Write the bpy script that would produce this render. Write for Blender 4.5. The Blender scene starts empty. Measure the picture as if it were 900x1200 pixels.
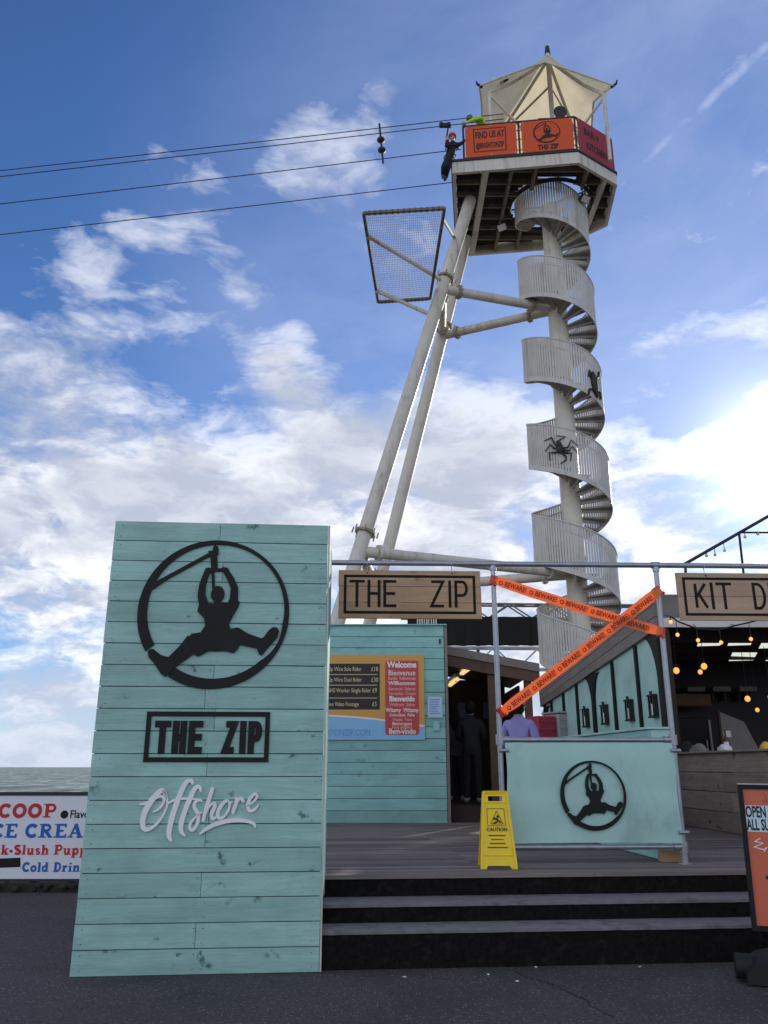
import bpy, bmesh, math, random
from mathutils import Vector, Matrix

random.seed(7)
R = math.radians
S = bpy.context.scene
COL = S.collection

# ------------------------------------------------------------------ camera
PITCH = R(17.3)
FPX, CX, CY, EYE = 960.0, 450.0, 600.0, 1.5
cam_data = bpy.data.cameras.new('camera')
cam_data.sensor_fit = 'HORIZONTAL'
cam_data.sensor_width = 36.0
cam_data.lens = 36.0 * FPX / 900.0
cam_data.clip_start = 0.1
cam_data.clip_end = 80000
cam = bpy.data.objects.new('camera', cam_data)
COL.objects.link(cam)
cam.location = (0, 0, EYE)
cam.rotation_euler = (math.pi / 2 + PITCH, 0, 0)
S.camera = cam
S.render.resolution_x, S.render.resolution_y = 768, 1024


def ray(px, py):
    u, v = (px - CX) / FPX, (CY - py) / FPX
    return Vector((u, math.cos(PITCH) - v * math.sin(PITCH), math.sin(PITCH) + v * math.cos(PITCH)))


def at(px, py, Y):
    """survey helper: the world point that stands Y metres ahead of the viewer on a sight line"""
    d = ray(px, py)
    return Vector((0, 0, EYE)) + d * (Y / d.y)


# ------------------------------------------------------------------ light
SUN_AZ, SUN_EL = R(27.5), R(19.2)          # azimuth to the right of +Y
SUN_DIR = Vector((math.sin(SUN_AZ) * math.cos(SUN_EL), math.cos(SUN_AZ) * math.cos(SUN_EL), math.sin(SUN_EL)))
sun_data = bpy.data.lights.new('sun', 'SUN')
sun_data.energy = 3.2
sun_data.angle = R(1.2)
sun_data.color = (1.0, 0.93, 0.82)
sun = bpy.data.objects.new('sun', sun_data)
COL.objects.link(sun)
sun.location = SUN_DIR * 60
sun.rotation_euler = SUN_DIR.to_track_quat('Z', 'Y').to_euler()

S.view_settings.view_transform = 'Standard'
S.view_settings.look = 'None'
S.view_settings.gamma = 1.0
S.view_settings.exposure = 0.55
S.view_settings.use_curve_mapping = False


class NT:
    """tiny node-graph writer"""
    def __init__(s, tree):
        s.t = tree
        tree.nodes.clear()

    def n(s, kind, **kw):
        nd = s.t.nodes.new(kind)
        for k, v in kw.items():
            setattr(nd, k, v)
        return nd

    def link(s, a, b):
        s.t.links.new(a, b)

    def put(s, sock, v):
        if isinstance(v, bpy.types.NodeSocket):
            s.link(v, sock)
        else:
            sock.default_value = v

    def m(s, op, a, b=0.0, c=None, clamp=False):
        nd = s.n('ShaderNodeMath', operation=op, use_clamp=clamp)
        s.put(nd.inputs[0], a)
        s.put(nd.inputs[1], b)
        if c is not None:
            s.put(nd.inputs[2], c)
        return nd.outputs[0]

    def v(s, op, a, b=None, scale=None):
        nd = s.n('ShaderNodeVectorMath', operation=op)
        s.put(nd.inputs[0], a)
        if b is not None:
            s.put(nd.inputs[1], b)
        if scale is not None:
            s.put(nd.inputs['Scale'], scale)
        return nd.outputs['Value'] if op in ('DOT_PRODUCT', 'LENGTH', 'DISTANCE') else nd.outputs[0]

    def noise(s, vec, scale, detail=4, rough=0.5, dist=0.0, color=False):
        nd = s.n('ShaderNodeTexNoise')
        s.put(nd.inputs['Vector'], vec)
        s.put(nd.inputs['Scale'], scale)
        nd.inputs['Detail'].default_value = detail
        nd.inputs['Roughness'].default_value = rough
        nd.inputs['Distortion'].default_value = dist
        return nd.outputs['Color' if color else 'Fac']

    def rng(s, val, a, b, c=0.0, d=1.0, smooth=False):
        nd = s.n('ShaderNodeMapRange')
        if smooth:
            nd.interpolation_type = 'SMOOTHSTEP'
        s.put(nd.inputs[0], val)
        for i, q in enumerate((a, b, c, d)):
            s.put(nd.inputs[1 + i], q)
        return nd.outputs[0]

    def mix(s, fac, a, b, mode='MIX'):
        nd = s.n('ShaderNodeMix', data_type='RGBA', blend_type=mode)
        s.put(nd.inputs[0], fac)
        s.put(nd.inputs[6], a)
        s.put(nd.inputs[7], b)
        return nd.outputs[2]


def col4(c):
    return (c[0], c[1], c[2], 1.0)


def srgb(r, g, b):
    f = lambda x: (x / 255 / 12.92) if x / 255 <= 0.04045 else ((x / 255 + 0.055) / 1.055) ** 2.4
    return (f(r), f(g), f(b))


# ------------------------------------------------------------------ sky
W = bpy.data.worlds.new('World')
S.world = W
W.use_nodes = True
g = NT(W.node_tree)
sky = g.n('ShaderNodeTexSky')
sky.sky_type = 'NISHITA'
sky.sun_disc = False
sky.sun_elevation = SUN_EL
sky.sun_rotation = SUN_AZ
sky.air_density = 1.0
sky.dust_density = 0.05
sky.ozone_density = 2.5
SKY_STRENGTH = 0.068
dirv = g.n('ShaderNodeTexCoord').outputs['Generated']
sep = g.n('ShaderNodeSeparateXYZ')
g.link(dirv, sep.inputs[0])
dz = g.m('MAXIMUM', sep.outputs[2], 0.0)
den = g.m('ADD', dz, 0.5)
cmb = g.n('ShaderNodeCombineXYZ')
g.link(g.m('DIVIDE', sep.outputs[0], den), cmb.inputs[0])
g.link(g.m('DIVIDE', sep.outputs[1], den), cmb.inputs[1])
g.link(g.m('MULTIPLY', dz, 2.0), cmb.inputs[2])
P = cmb.outputs[0]
warp = g.noise(P, 4.2, 5, 0.55, color=True)
Pw = g.v('ADD', P, g.v('SCALE', g.v('SUBTRACT', warp, (0.5, 0.5, 0.5)), scale=0.16))
n_big = g.noise(Pw, 4.6, 10, 0.60)
# the same field seen a little nearer to the sun and higher: gives the lit and shaded sides of the clouds
off = (0.02, 0.0, 0.075)
n_off = g.noise(g.v('ADD', Pw, off), 4.6, 6, 0.6)
BIAS = 0.075  # extra cloud cover all round, added to brighten the shade
low = g.rng(sep.outputs[2], 0.10, 0.50, 0.04, 0.0, smooth=True)
bias = g.m('ADD', low, BIAS)
BANKS = [  # cloud banks: direction, half-angle in degrees, weight
    (60, 560, 13, .10), (150, 640, 11, .05), (20, 480, 8, .06), (330, 560, 10, .10), (480, 540, 10, .11), (580, 520, 9, .10), (60, 800, 9, .0),
    (70, 375, 6, .06), (160, 350, 5.5, .07), (290, 295, 4.0, .16), (230, 320, 5, .11), (312, 378, 4.4, .16), (350, 428, 4, .12),
    (310, 162, 5.0, .16), (412, 106, 4.6, .19), (378, 192, 5.0, .15), (440, 262, 7, .23), (470, 125, 3.5, .15), (200, 222, 4.5, .17), (120, 285, 3.5, .14),
    (150, 60, 26, -.17), (500, 130, 24, -.15), (420, 340, 10, -.10), (760, 200, 18, -.16), (240, 270, 15, -.09), (260, 470, 4.5, -.14),
    (430, 410, 6, -.10), (560, 60, 14, -.10), (640, 420, 9, -.06), (95, 690, 3, -.07), (30, 735, 3.5, -.08), (620, 600, 5, -.06), (740, 640, 7, .03), (25, 45, 9, -.12)]
for (bx, by, ha, wt) in BANKS:
    d = ray(bx, by).normalized()
    dt = g.v('DOT_PRODUCT', dirv, tuple(d))
    w_ = g.rng(dt, math.cos(R(ha)), 1.0, 0.0, wt, smooth=True)
    bias = g.m('ADD', bias, w_)
n_fine = g.noise(Pw, 15.0, 7, 0.62)
D = g.m('ADD', g.m('ADD', n_big, bias), g.m('MULTIPLY', g.m('SUBTRACT', n_fine, 0.5), g.rng(sep.outputs[2], 0.2, 0.5, 0.14, 0.42)))
cum = g.rng(D, 0.485, g.rng(sep.outputs[2], 0.26, 0.50, 0.66, 0.84), 0.0, 1.0)
cosS = g.v('DOT_PRODUCT', dirv, tuple(SUN_DIR))
lit = g.rng(g.m('SUBTRACT', n_big, n_off), -0.10, 0.12, 0.0, 1.0, smooth=True)
# with the sun behind the viewer clouds show lit faces; boosted to lift the shade
lit = g.m('ADD', lit, g.rng(cosS, 0.6, -0.6, 0.0, 0.6), clamp=True)
thick = g.rng(D, 0.58, 0.86, 0.0, 1.0, smooth=True)
# thin veil of high cloud on the sun's side
n_veil = g.noise(g.v('MULTIPLY', Pw, (1.2, 0.5, 1.0)), 2.0, 8, 0.6, 0.4)
veil_area = g.rng(cosS, math.cos(R(50)), math.cos(R(12)), 0.0, 1.0, smooth=True)
veil = g.m('MULTIPLY', veil_area, g.rng(n_veil, 0.32, 0.72, 0.12, 0.62), clamp=True)
# contrail: a streak along a great circle
ca, cb = ray(760, 185).normalized(), ray(888, 62).normalized()
nrm = ca.cross(cb).normalized()
dist = g.m('ABSOLUTE', g.m('ADD', g.v('DOT_PRODUCT', dirv, tuple(nrm)), g.m('MULTIPLY', g.m('SUBTRACT', warp if False else g.noise(dirv, 14, 3, .6), 0.5), 0.006)))
streak = g.m('MULTIPLY', g.rng(dist, 0.0, 0.011, 1.0, 0.0, smooth=True),
             g.rng(g.v('DOT_PRODUCT', dirv, tuple(((ca + cb) * .5).normalized())), math.cos(R(10)), math.cos(R(3)), 0.0, 1.0, smooth=True))
streak = g.m('MULTIPLY', streak, g.rng(g.noise(dirv, 22, 4, .6), .35, .65, .15, .6))
veil = g.m('MAXIMUM', veil, streak)
base = g.mix(1.0, sky.outputs[0], (0.68, 0.94, 1.36, 1), 'MULTIPLY')
base = g.v('SCALE', base, scale=SKY_STRENGTH)
cloud_lo = (0.38, 0.41, 0.50, 1)
cloud_hi = (1.0, 1.0, 1.02, 1)
ccol = g.mix(lit, cloud_lo, g.v('SCALE', cloud_hi[:3], scale=g.rng(cosS, 0.62, -0.4, 0.86, 1.75)))  # unseen clouds opposite the sun are brightened to lift the shade
ccol = g.mix(g.m('MULTIPLY', thick, 0.72), ccol, (0.36, 0.39, 0.47, 1))
# forward scattering through cloud near the sun
glow = g.m('POWER', g.m('MAXIMUM', cosS, 0.0), 420.0)
glow2 = g.m('POWER', g.m('MAXIMUM', cosS, 0.0), 60.0)
c1 = g.mix(veil, base, (0.40, 0.46, 0.66, 1))
c2 = g.mix(g.m('MULTIPLY', cum, 0.95), c1, ccol)
hz = g.rng(sep.outputs[2], 0.0, 0.15, 0.8, 0.0, smooth=True)
c2 = g.mix(hz, c2, (0.40, 0.46, 0.58, 1))
c2 = g.mix(g.rng(sep.outputs[2], -0.03, 0.0, 1.0, 0.0), c2, (0.24, 0.28, 0.33, 1))
gl = g.m('ADD', g.m('MULTIPLY', glow, 0.7), g.m('MULTIPLY', glow2, 0.13))
c3 = g.v('ADD', c2, g.v('SCALE', (1.0, 0.97, 0.9), scale=gl))
bg = g.n('ShaderNodeBackground')
g.link(c3, bg.inputs[0])
bg.inputs[1].default_value = 1.0
g.link(bg.outputs[0], g.n('ShaderNodeOutputWorld').inputs[0])

# ------------------------------------------------------------------ object helpers
MATW = {}


def link(o, parent=None):
    COL.objects.link(o)
    if parent is not None:
        o.parent = parent
    return o


def tag(o, label=None, cat=None, group=None, kind=None):
    if label: o['label'] = label
    if cat: o['category'] = cat
    if group: o['group'] = group
    if kind: o['kind'] = kind
    return o


def thing(name, label, cat, loc=(0, 0, 0), rotz=0.0, group=None, rot=None):
    o = bpy.data.objects.new(name, None)
    o.empty_display_size = 0.2
    COL.objects.link(o)
    o.location = loc
    o.rotation_euler = rot if rot else (0, 0, rotz)
    MATW[o] = Matrix.Translation(Vector(loc)) @ o.rotation_euler.to_matrix().to_4x4()
    return tag(o, label, cat, group)


def root_matrix(o):
    m = Matrix.Identity(4)
    while o is not None:
        m = (MATW[o] if o in MATW else o.matrix_basis) @ m
        o = o.parent
    return m


class MB:
    def __init__(s):
        s.v, s.f, s.mi = [], [], []
        s.cur = 0

    def add(s, vs, fs):
        o = len(s.v)
        s.v.extend(tuple(v) for v in vs)
        s.f.extend([i + o for i in f] for f in fs)
        s.mi.extend([s.cur] * len(fs))
        return s

    def box(s, x0, x1, y0, y1, z0, z1, M=None):
        vs = [Vector(p) for p in ((x0, y0, z0), (x1, y0, z0), (x1, y1, z0), (x0, y1, z0), (x0, y0, z1), (x1, y0, z1), (x1, y1, z1), (x0, y1, z1))]
        if M is not None:
            vs = [M @ p for p in vs]
        return s.add(vs, [(3, 2, 1, 0), (4, 5, 6, 7), (0, 1, 5, 4), (1, 2, 6, 5), (2, 3, 7, 6), (3, 0, 4, 7)])

    def bar(s, p0, p1, w, h, up=(0, 0, 1)):
        p0, p1 = Vector(p0), Vector(p1)
        d = (p1 - p0).normalized()
        u = Vector(up)
        a = d.cross(u)
        if a.length < 1e-4:
            a = d.cross(Vector((1, 0, 0)))
        a.normalize()
        b = a.cross(d).normalized()
        vs = []
        for p in (p0, p1):
            for (i, j) in ((-1, -1), (1, -1), (1, 1), (-1, 1)):
                vs.append(p + a * (i * w / 2) + b * (j * h / 2))
        return s.add(vs, [(0, 1, 2, 3), (7, 6, 5, 4), (0, 4, 5, 1), (1, 5, 6, 2), (2, 6, 7, 3), (3, 7, 4, 0)])

    def tube(s, pts, r, n=8, cap=True, closed=False):
        pts = [Vector(p) for p in pts]
        k = len(pts)
        rs = r if isinstance(r, (list, tuple)) else [r] * k
        ref = None
        vs = []
        for i, p in enumerate(pts):
            if closed:
                d = (pts[(i + 1) % k] - pts[i - 1]).normalized()
            else:
                d = (pts[min(i + 1, k - 1)] - pts[max(i - 1, 0)]).normalized()
            if ref is None:
                ref = d.orthogonal().normalized()
            else:
                ref = (ref - d * ref.dot(d))
                ref = ref.normalized() if ref.length > 1e-5 else d.orthogonal().normalized()
            b = d.cross(ref)
            for j in range(n):
                a = 2 * math.pi * j / n
                vs.append(p + (ref * math.cos(a) + b * math.sin(a)) * rs[i])
        fs = []
        for i in range(k if closed else k - 1):
            i2 = (i + 1) % k
            for j in range(n):
                fs.append((i * n + j, i * n + (j + 1) % n, i2 * n + (j + 1) % n, i2 * n + j))
        if cap and not closed:
            fs.append(tuple(reversed(range(n))))
            fs.append(tuple(range((k - 1) * n, k * n)))
        return s.add(vs, fs)

    def cyl(s, p0, p1, r, r1=None, n=12):
        return s.tube([p0, p1], [r, r if r1 is None else r1], n)

    def lathe(s, c, prof, n=14, M=None):
        c = Vector(c)
        vs = []
        for (r, z) in prof:
            for j in range(n):
                a = 2 * math.pi * j / n
                p = Vector((r * math.cos(a), r * math.sin(a), z))
                vs.append(c + (M @ p if M is not None else p))
        fs = []
        for i in range(len(prof) - 1):
            for j in range(n):
                fs.append((i * n + j, i * n + (j + 1) % n, (i + 1) * n + (j + 1) % n, (i + 1) * n + j))
        fs.append(tuple(reversed(range(n))))
        fs.append(tuple(range((len(prof) - 1) * n, len(prof) * n)))
        return s.add(vs, fs)

    def ball(s, c, rx, ry=None, rz=None, n=12, k=7, M=None):
        ry = rx if ry is None else ry
        rz = rx if rz is None else rz
        c = Vector(c)
        vs, fs = [], []
        for i in range(k + 1):
            th = math.pi * i / k
            for j in range(n):
                a = 2 * math.pi * j / n
                p = Vector((rx * math.sin(th) * math.cos(a), ry * math.sin(th) * math.sin(a), rz * math.cos(th)))
                vs.append(c + (M @ p if M is not None else p))
        for i in range(k):
            for j in range(n):
                fs.append((i * n + j, (i + 1) * n + j, (i + 1) * n + (j + 1) % n, i * n + (j + 1) % n))
        return s.add(vs, fs)

    def prism(s, poly, y0, y1):
        """polygon in XZ, extruded from y0 (front, towards the viewer) to y1"""
        n = len(poly)
        area = sum(poly[i][0] * poly[(i + 1) % n][1] - poly[(i + 1) % n][0] * poly[i][1] for i in range(n))
        if area < 0:
            poly = list(reversed(poly))
        vs = [(x, y0, z) for x, z in poly] + [(x, y1, z) for x, z in poly]
        fs = [tuple(range(n)), tuple(reversed(range(n, 2 * n)))]
        fs += [(i, i + n, (i + 1) % n + n, (i + 1) % n) for i in range(n)]
        return s.add(vs, fs)

    def slab(s, poly, z0, z1):
        """polygon in XY, extruded from z0 to z1"""
        n = len(poly)
        area = sum(poly[i][0] * poly[(i + 1) % n][1] - poly[(i + 1) % n][0] * poly[i][1] for i in range(n))
        if area < 0:
            poly = list(reversed(poly))
        vs = [(x, y, z1) for x, y in poly] + [(x, y, z0) for x, y in poly]
        fs = [tuple(range(n)), tuple(reversed(range(n, 2 * n)))]
        fs += [(i, i + n, (i + 1) % n + n, (i + 1) % n) for i in range(n)]
        return s.add(vs, fs)

    def mesh(s, name, mats, smooth=None, inv=None):
        me = bpy.data.meshes.new(name)
        vs = s.v if inv is None else [tuple(inv @ Vector(v)) for v in s.v]
        me.from_pydata(vs, [], s.f)
        mats = mats if isinstance(mats, (list, tuple)) else [mats]
        for m_ in mats:
            me.materials.append(m_)
        if len(mats) > 1:
            me.polygons.foreach_set('material_index', s.mi)
        if smooth is not None:
            me.polygons.foreach_set('use_smooth', [True] * len(me.polygons))
            me.set_sharp_from_angle(angle=R(smooth))
        me.update()
        return me

    def build(s, name, mats, parent=None, smooth=None, world=False, kind=None):
        """world=True: the coordinates were written in world space; they are re-based on the parent"""
        inv = root_matrix(parent).inverted() if (world and parent is not None) else None
        o = bpy.data.objects.new(name, s.mesh(name, mats, smooth, inv))
        link(o, parent)
        if kind: o['kind'] = kind
        return o


def place(name, me, parent, loc, rot=(0, 0, 0), scale=(1, 1, 1)):
    o = bpy.data.objects.new(name, me)
    link(o, parent)
    o.location, o.rotation_euler, o.scale = loc, rot, scale
    return o


def bevel_box(name, sx, sy, sz, bev, mat):
    bm = bmesh.new()
    bmesh.ops.create_cube(bm, size=1.0)
    bmesh.ops.scale(bm, vec=(sx, sy, sz), verts=bm.verts)
    bmesh.ops.bevel(bm, geom=list(bm.edges), offset=bev, segments=1, affect='EDGES')
    me = bpy.data.meshes.new(name)
    bm.to_mesh(me)
    bm.free()
    me.materials.append(mat)
    return me


def child_box(name, mat, parent, c, size, bev=0.004, rot=(0, 0, 0)):
    return place(name, bevel_box(name, size[0], size[1], size[2], min(bev, min(size) * .4), mat), parent, c, rot)


def text_mesh(txt, size, mat, bold=0.0, xs=1.0, depth=0.002, align='CENTER', spacing=1.0):
    cu = bpy.data.curves.new('lettering', 'FONT')
    cu.body, cu.size, cu.offset, cu.extrude, cu.align_x = txt, size, bold, depth / 2, align
    cu.space_character = spacing
    cu.align_y = 'CENTER'
    cu.resolution_u = 3
    ob = bpy.data.objects.new('lettering_source', cu)
    COL.objects.link(ob)
    dg = bpy.context.evaluated_depsgraph_get()
    me = bpy.data.meshes.new_from_object(ob.evaluated_get(dg))
    bpy.data.objects.remove(ob)
    bpy.data.curves.remove(cu)
    me.transform(Matrix(((xs, 0, 0, 0), (0, 0, -1, 0), (0, 1, 0, 0), (0, 0, 0, 1))))
    me.materials.clear()
    me.materials.append(mat)
    return me


TEXT_CACHE = {}


def text(name, txt, size, mat, parent, loc, bold=0.0, xs=1.0, depth=0.002, align='CENTER', rot=(0, 0, 0), spacing=1.0):
    key = (txt, size, mat.name, bold, xs, depth, align, spacing)
    if key not in TEXT_CACHE:
        TEXT_CACHE[key] = text_mesh(txt, size, mat, bold, xs, depth, align, spacing)
    return place(name, TEXT_CACHE[key], parent, loc, rot)


def stroke(mb, pts, w, y0, y1):
    """flat stroke in XZ with mitred joints; w is one width or one per point"""
    ws = list(w) if isinstance(w, (list, tuple)) else [w] * len(pts)
    keep = [0] + [i for i in range(1, len(pts)) if (Vector(pts[i]) - Vector(pts[i - 1])).length > 1e-5]
    pts, ws = [pts[i] for i in keep], [ws[i] for i in keep]
    k = len(pts)
    P2 = [Vector(p) for p in pts]
    Ls, Rs = [], []
    closed = (P2[0] - P2[-1]).length < 1e-6
    for i in range(k):
        a = P2[i] - P2[i - 1] if i > 0 else (P2[-1] - P2[-2] if closed else P2[1] - P2[0])
        b = P2[i + 1] - P2[i] if i < k - 1 else (P2[1] - P2[0] if closed else P2[-1] - P2[-2])
        a, b = a.normalized(), b.normalized()
        na, nb = Vector((-a.y, a.x)), Vector((-b.y, b.x))
        nn = na + nb
        nn = nn.normalized() if nn.length > 1e-4 else na
        sc = 1.0 / max(0.45, nn.dot(na))
        Ls.append(P2[i] + nn * ws[i] / 2 * sc)
        Rs.append(P2[i] - nn * ws[i] / 2 * sc)
    vs, fs = [], []
    for i in range(k):
        for p in (Ls[i], Rs[i]):
            vs.append((p.x, y0, p.y))
        for p in (Ls[i], Rs[i]):
            vs.append((p.x, y1, p.y))
    for i in range(k - 1):
        a, b = 4 * i, 4 * (i + 1)
        fs += [(a, a + 1, b + 1, b), (a + 2, b + 2, b + 3, a + 3), (a, b, b + 2, a + 2), (a + 1, a + 3, b + 3, b + 1)]
    if not closed:
        fs += [(0, 2, 3, 1), (4 * k - 4, 4 * k - 3, 4 * k - 1, 4 * k - 2)]
    mb.add(vs, fs)


def arc(cx, cz, rx, rz, a0, a1, n=8):
    return [(cx + rx * math.cos(R(a0 + (a1 - a0) * i / n)), cz + rz * math.sin(R(a0 + (a1 - a0) * i / n))) for i in range(n + 1)]


# block capitals drawn as strokes; cell height 1, widths in GW
GLY = {
    'T': [[(0, 1), (.62, 1)], [(.31, 1), (.31, 0)]],
    'H': [[(.0, 1), (.0, 0)], [(.5, 1), (.5, 0)], [(0, .5), (.5, .5)]],
    'E': [[(.5, 1), (.0, 1), (.0, 0), (.5, 0)], [(0, .5), (.45, .5)]],
    'Z': [[(0, 1), (.55, 1), (.0, 0), (.58, 0)]],
    'I': [[(0, 1), (0, 0)]],
    'P': [[(0, 0), (0, 1), (.3, 1)] + arc(.3, .72, .2, .28, 90, -90, 8) + [(0, .44)]],
    'K': [[(0, 1), (0, 0)], [(.48, 1), (.03, .45)], [(.14, .58), (.5, 0)]],
    'D': [[(.2, 0), (0, 0), (0, 1), (.2, 1)] + arc(.2, .5, .3, .5, 90, -90, 10)],
    'R': [[(0, 0), (0, 1), (.3, 1)] + arc(.3, .74, .2, .26, 90, -90, 8) + [(0, .48)], [(.24, .48), (.52, 0)]],
    'O': [arc(.27, .5, .27, .5, 0, 360, 20)],
}
GW = {'T': .62, 'H': .5, 'E': .5, 'Z': .58, 'I': 0, 'P': .5, 'K': .5, 'D': .5, 'R': .52, 'O': .54, ' ': .3}


def block_text(mat_, parent, s_, x0, z0, h, w, gap, xs, y0, y1):
    x, k = x0, 0
    hh = h - w
    for ch in s_:
        mb = MB()
        for pl in GLY.get(ch, []):
            e = 0.0004 * (k % 4)
            stroke(mb, [(x + w / 2 + p[0] * hh * xs, z0 + w / 2 + p[1] * hh) for p in pl], w, y0 - e, y1)
            # square off free ends so corners are solid
            for q in (pl[0], pl[-1]):
                mb.box(x + q[0] * hh * xs, x + q[0] * hh * xs + w, y0 - e - .0002, y1, z0 + q[1] * hh, z0 + q[1] * hh + w) if ch not in 'KZOR' else None
            k += 1
        mb.build('letter', mat_, parent)
        x += GW[ch] * hh * xs + w + gap
    return x


def frame_rect(mb, x0, x1, z0, z1, w, y0, y1):
    mb.box(x0, x1, y0, y1, z0, z0 + w)
    mb.box(x0, x1, y0, y1, z1 - w, z1)
    mb.box(x0, x0 + w, y0, y1, z0 + w, z1 - w)
    mb.box(x1 - w, x1, y0, y1, z0 + w, z1 - w)

# ------------------------------------------------------------------ materials
MATS = {}


def new_mat(name):
    m = bpy.data.materials.new(name)
    m.use_nodes = True
    t = NT(m.node_tree)
    out = t.n('ShaderNodeOutputMaterial')
    b = t.n('ShaderNodeBsdfPrincipled')
    t.link(b.outputs[0], out.inputs[0])
    MATS[name] = m
    return m, t, b, out


def mat(name, c, rough=0.7, metal=0.0, var=0.12, scale=6.0, bump=0.15, bscale=40.0, dirt=None, dirt_amt=0.0, spec=0.4, obj_var=0.0, streak=None, streak_amt=0.0):
    m, t, b, out = new_mat(name)
    tc = t.n('ShaderNodeTexCoord').outputs['Object']
    n1 = t.noise(tc, scale, 6, 0.6)
    cc = t.mix(t.rng(n1, 0.3, 0.7), col4([x * (1 - var) for x in c]), col4([min(1, x * (1 + var)) for x in c]))
    if dirt is not None:
        n2 = t.noise(tc, scale * 0.45, 8, 0.68, 0.6)
        cc = t.mix(t.m('MULTIPLY', t.rng(n2, 0.5, 0.72, smooth=True), dirt_amt), cc, col4(dirt))
    if streak is not None:
        ns = t.noise(t.v('MULTIPLY', tc, (1.0, 1.0, 0.07)), 7.0, 7, 0.7, 0.3)
        nb = t.noise(tc, 0.8, 4, 0.6)
        cc = t.mix(t.m('MULTIPLY', t.m('MULTIPLY', t.rng(ns, .50, .66, smooth=True), t.rng(nb, .35, .65)), streak_amt), cc, col4(streak))
    if obj_var > 0:
        oi = t.n('ShaderNodeObjectInfo').outputs['Random']
        cc = t.mix(1.0, cc, t.mix(oi, col4([1 - obj_var] * 3), col4([1 + obj_var] * 3)), 'MULTIPLY')
    t.put(b.inputs['Base Color'], cc)
    t.put(b.inputs['Roughness'], t.rng(n1, 0.3, 0.7, max(0, rough - .08), min(1, rough + .08)))
    b.inputs['Metallic'].default_value = metal
    b.inputs['Specular IOR Level'].default_value = spec
    if bump > 0:
        bp = t.n('ShaderNodeBump')
        bp.inputs['Strength'].default_value = bump
        bp.inputs['Distance'].default_value = 0.01
        t.link(t.noise(tc, bscale, 5, 0.6), bp.inputs['Height'])
        t.link(bp.outputs[0], b.inputs['Normal'])
    return m


def wood(name, c, axis=0, rough=0.75, grain=0.25, knots=0.5, knot_col=None, obj_var=0.10, gscale=9.0, bump=0.35, worn=None, worn_amt=0.0, stretch=0.07):
    """boards: grain along the given axis, knots, every board a little different"""
    m, t, b, out = new_mat(name)
    tc = t.n('ShaderNodeTexCoord').outputs['Object']
    rnd = t.n('ShaderNodeObjectInfo').outputs['Random']
    mul = t.m('MULTIPLY', rnd, 37.0)
    cb_ = t.n('ShaderNodeCombineXYZ')
    for i in range(3):
        t.put(cb_.inputs[i], mul)
    p = t.v('ADD', tc, cb_.outputs[0])
    st = [1.0, 1.0, 1.0]
    st[axis] = stretch
    pg = t.v('MULTIPLY', p, tuple(st))
    wobble = t.noise(p, 2.2, 3, 0.5, color=True)
    pg2 = t.v('ADD', pg, t.v('SCALE', wobble, scale=0.06))
    n1 = t.noise(pg2, gscale * 6, 6, 0.65)
    n2 = t.noise(pg2, gscale * 1.3, 4, 0.6)
    n3 = t.noise(p, 2.5, 5, 0.6)
    gr = t.m('ADD', t.m('MULTIPLY', n1, 0.5), t.m('MULTIPLY', n2, 0.5))
    cc = t.mix(t.rng(gr, 0.32, 0.68), col4([x * (1 - grain) for x in c]), col4([min(1, x * (1 + grain * .6)) for x in c]))
    cc = t.mix(t.m('MULTIPLY', t.rng(n3, .45, .68), 0.38), cc, col4([x * .60 for x in c]))
    cc = t.mix(t.m('MULTIPLY', t.rng(t.noise(pg2, gscale * 3.2, 8, .75, .4), .56, .68), 0.40), cc, col4([x * .55 for x in c]))
    # knots
    st2 = [1.0, 1.0, 1.0]
    st2[axis] = 0.55
    vo = t.n('ShaderNodeTexVoronoi')
    t.put(vo.inputs['Vector'], t.v('ADD', t.v('MULTIPLY', p, tuple(st2)), t.v('SCALE', t.noise(p, 7, 4, .6, color=True), scale=0.22)))
    vo.inputs['Scale'].default_value = 8.0
    sc = t.n('ShaderNodeSeparateColor')
    t.link(vo.outputs['Color'], sc.inputs[0])
    pick = t.m('GREATER_THAN', sc.outputs[0], 0.48)
    sz = t.rng(t.m('POWER', sc.outputs[1], 2.5), 0, 1, 0.10, 0.42)
    kn = t.m('MULTIPLY', t.rng(t.m('DIVIDE', vo.outputs['Distance'], sz), 0.35, 1.0, 1.0, 0.0, smooth=True), pick)
    kn = t.m('MULTIPLY', kn, t.rng(t.noise(p, 24, 4, .65), .34, .56))
    kc = knot_col if knot_col else [x * .35 for x in c]
    cc = t.mix(t.m('MULTIPLY', kn, knots), cc, col4(kc))
    if worn is not None:
        nw = t.noise(pg, gscale * 1.0, 8, 0.72, 0.5)
        cc = t.mix(t.m('MULTIPLY', t.rng(nw, 0.56, 0.66, smooth=True), worn_amt), cc, col4(worn))
    if obj_var > 0:
        cc = t.mix(1.0, cc, t.mix(rnd, col4([1 - obj_var] * 3), col4([1 + obj_var] * 3)), 'MULTIPLY')
    t.put(b.inputs['Base Color'], cc)
    b.inputs['Roughness'].default_value = rough
    b.inputs['Specular IOR Level'].default_value = 0.3
    bp = t.n('ShaderNodeBump')
    bp.inputs['Strength'].default_value = bump
    bp.inputs['Distance'].default_value = 0.004
    t.link(gr, bp.inputs['Height'])
    t.link(bp.outputs[0], b.inputs['Normal'])
    return m


def emit(name, c, strength, base=(.8, .8, .8)):
    m, t, b, out = new_mat(name)
    b.inputs['Base Color'].default_value = col4(base)
    b.inputs['Emission Color'].default_value = col4(c)
    b.inputs['Emission Strength'].default_value = strength
    b.inputs['Roughness'].default_value = 0.4
    return m


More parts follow.
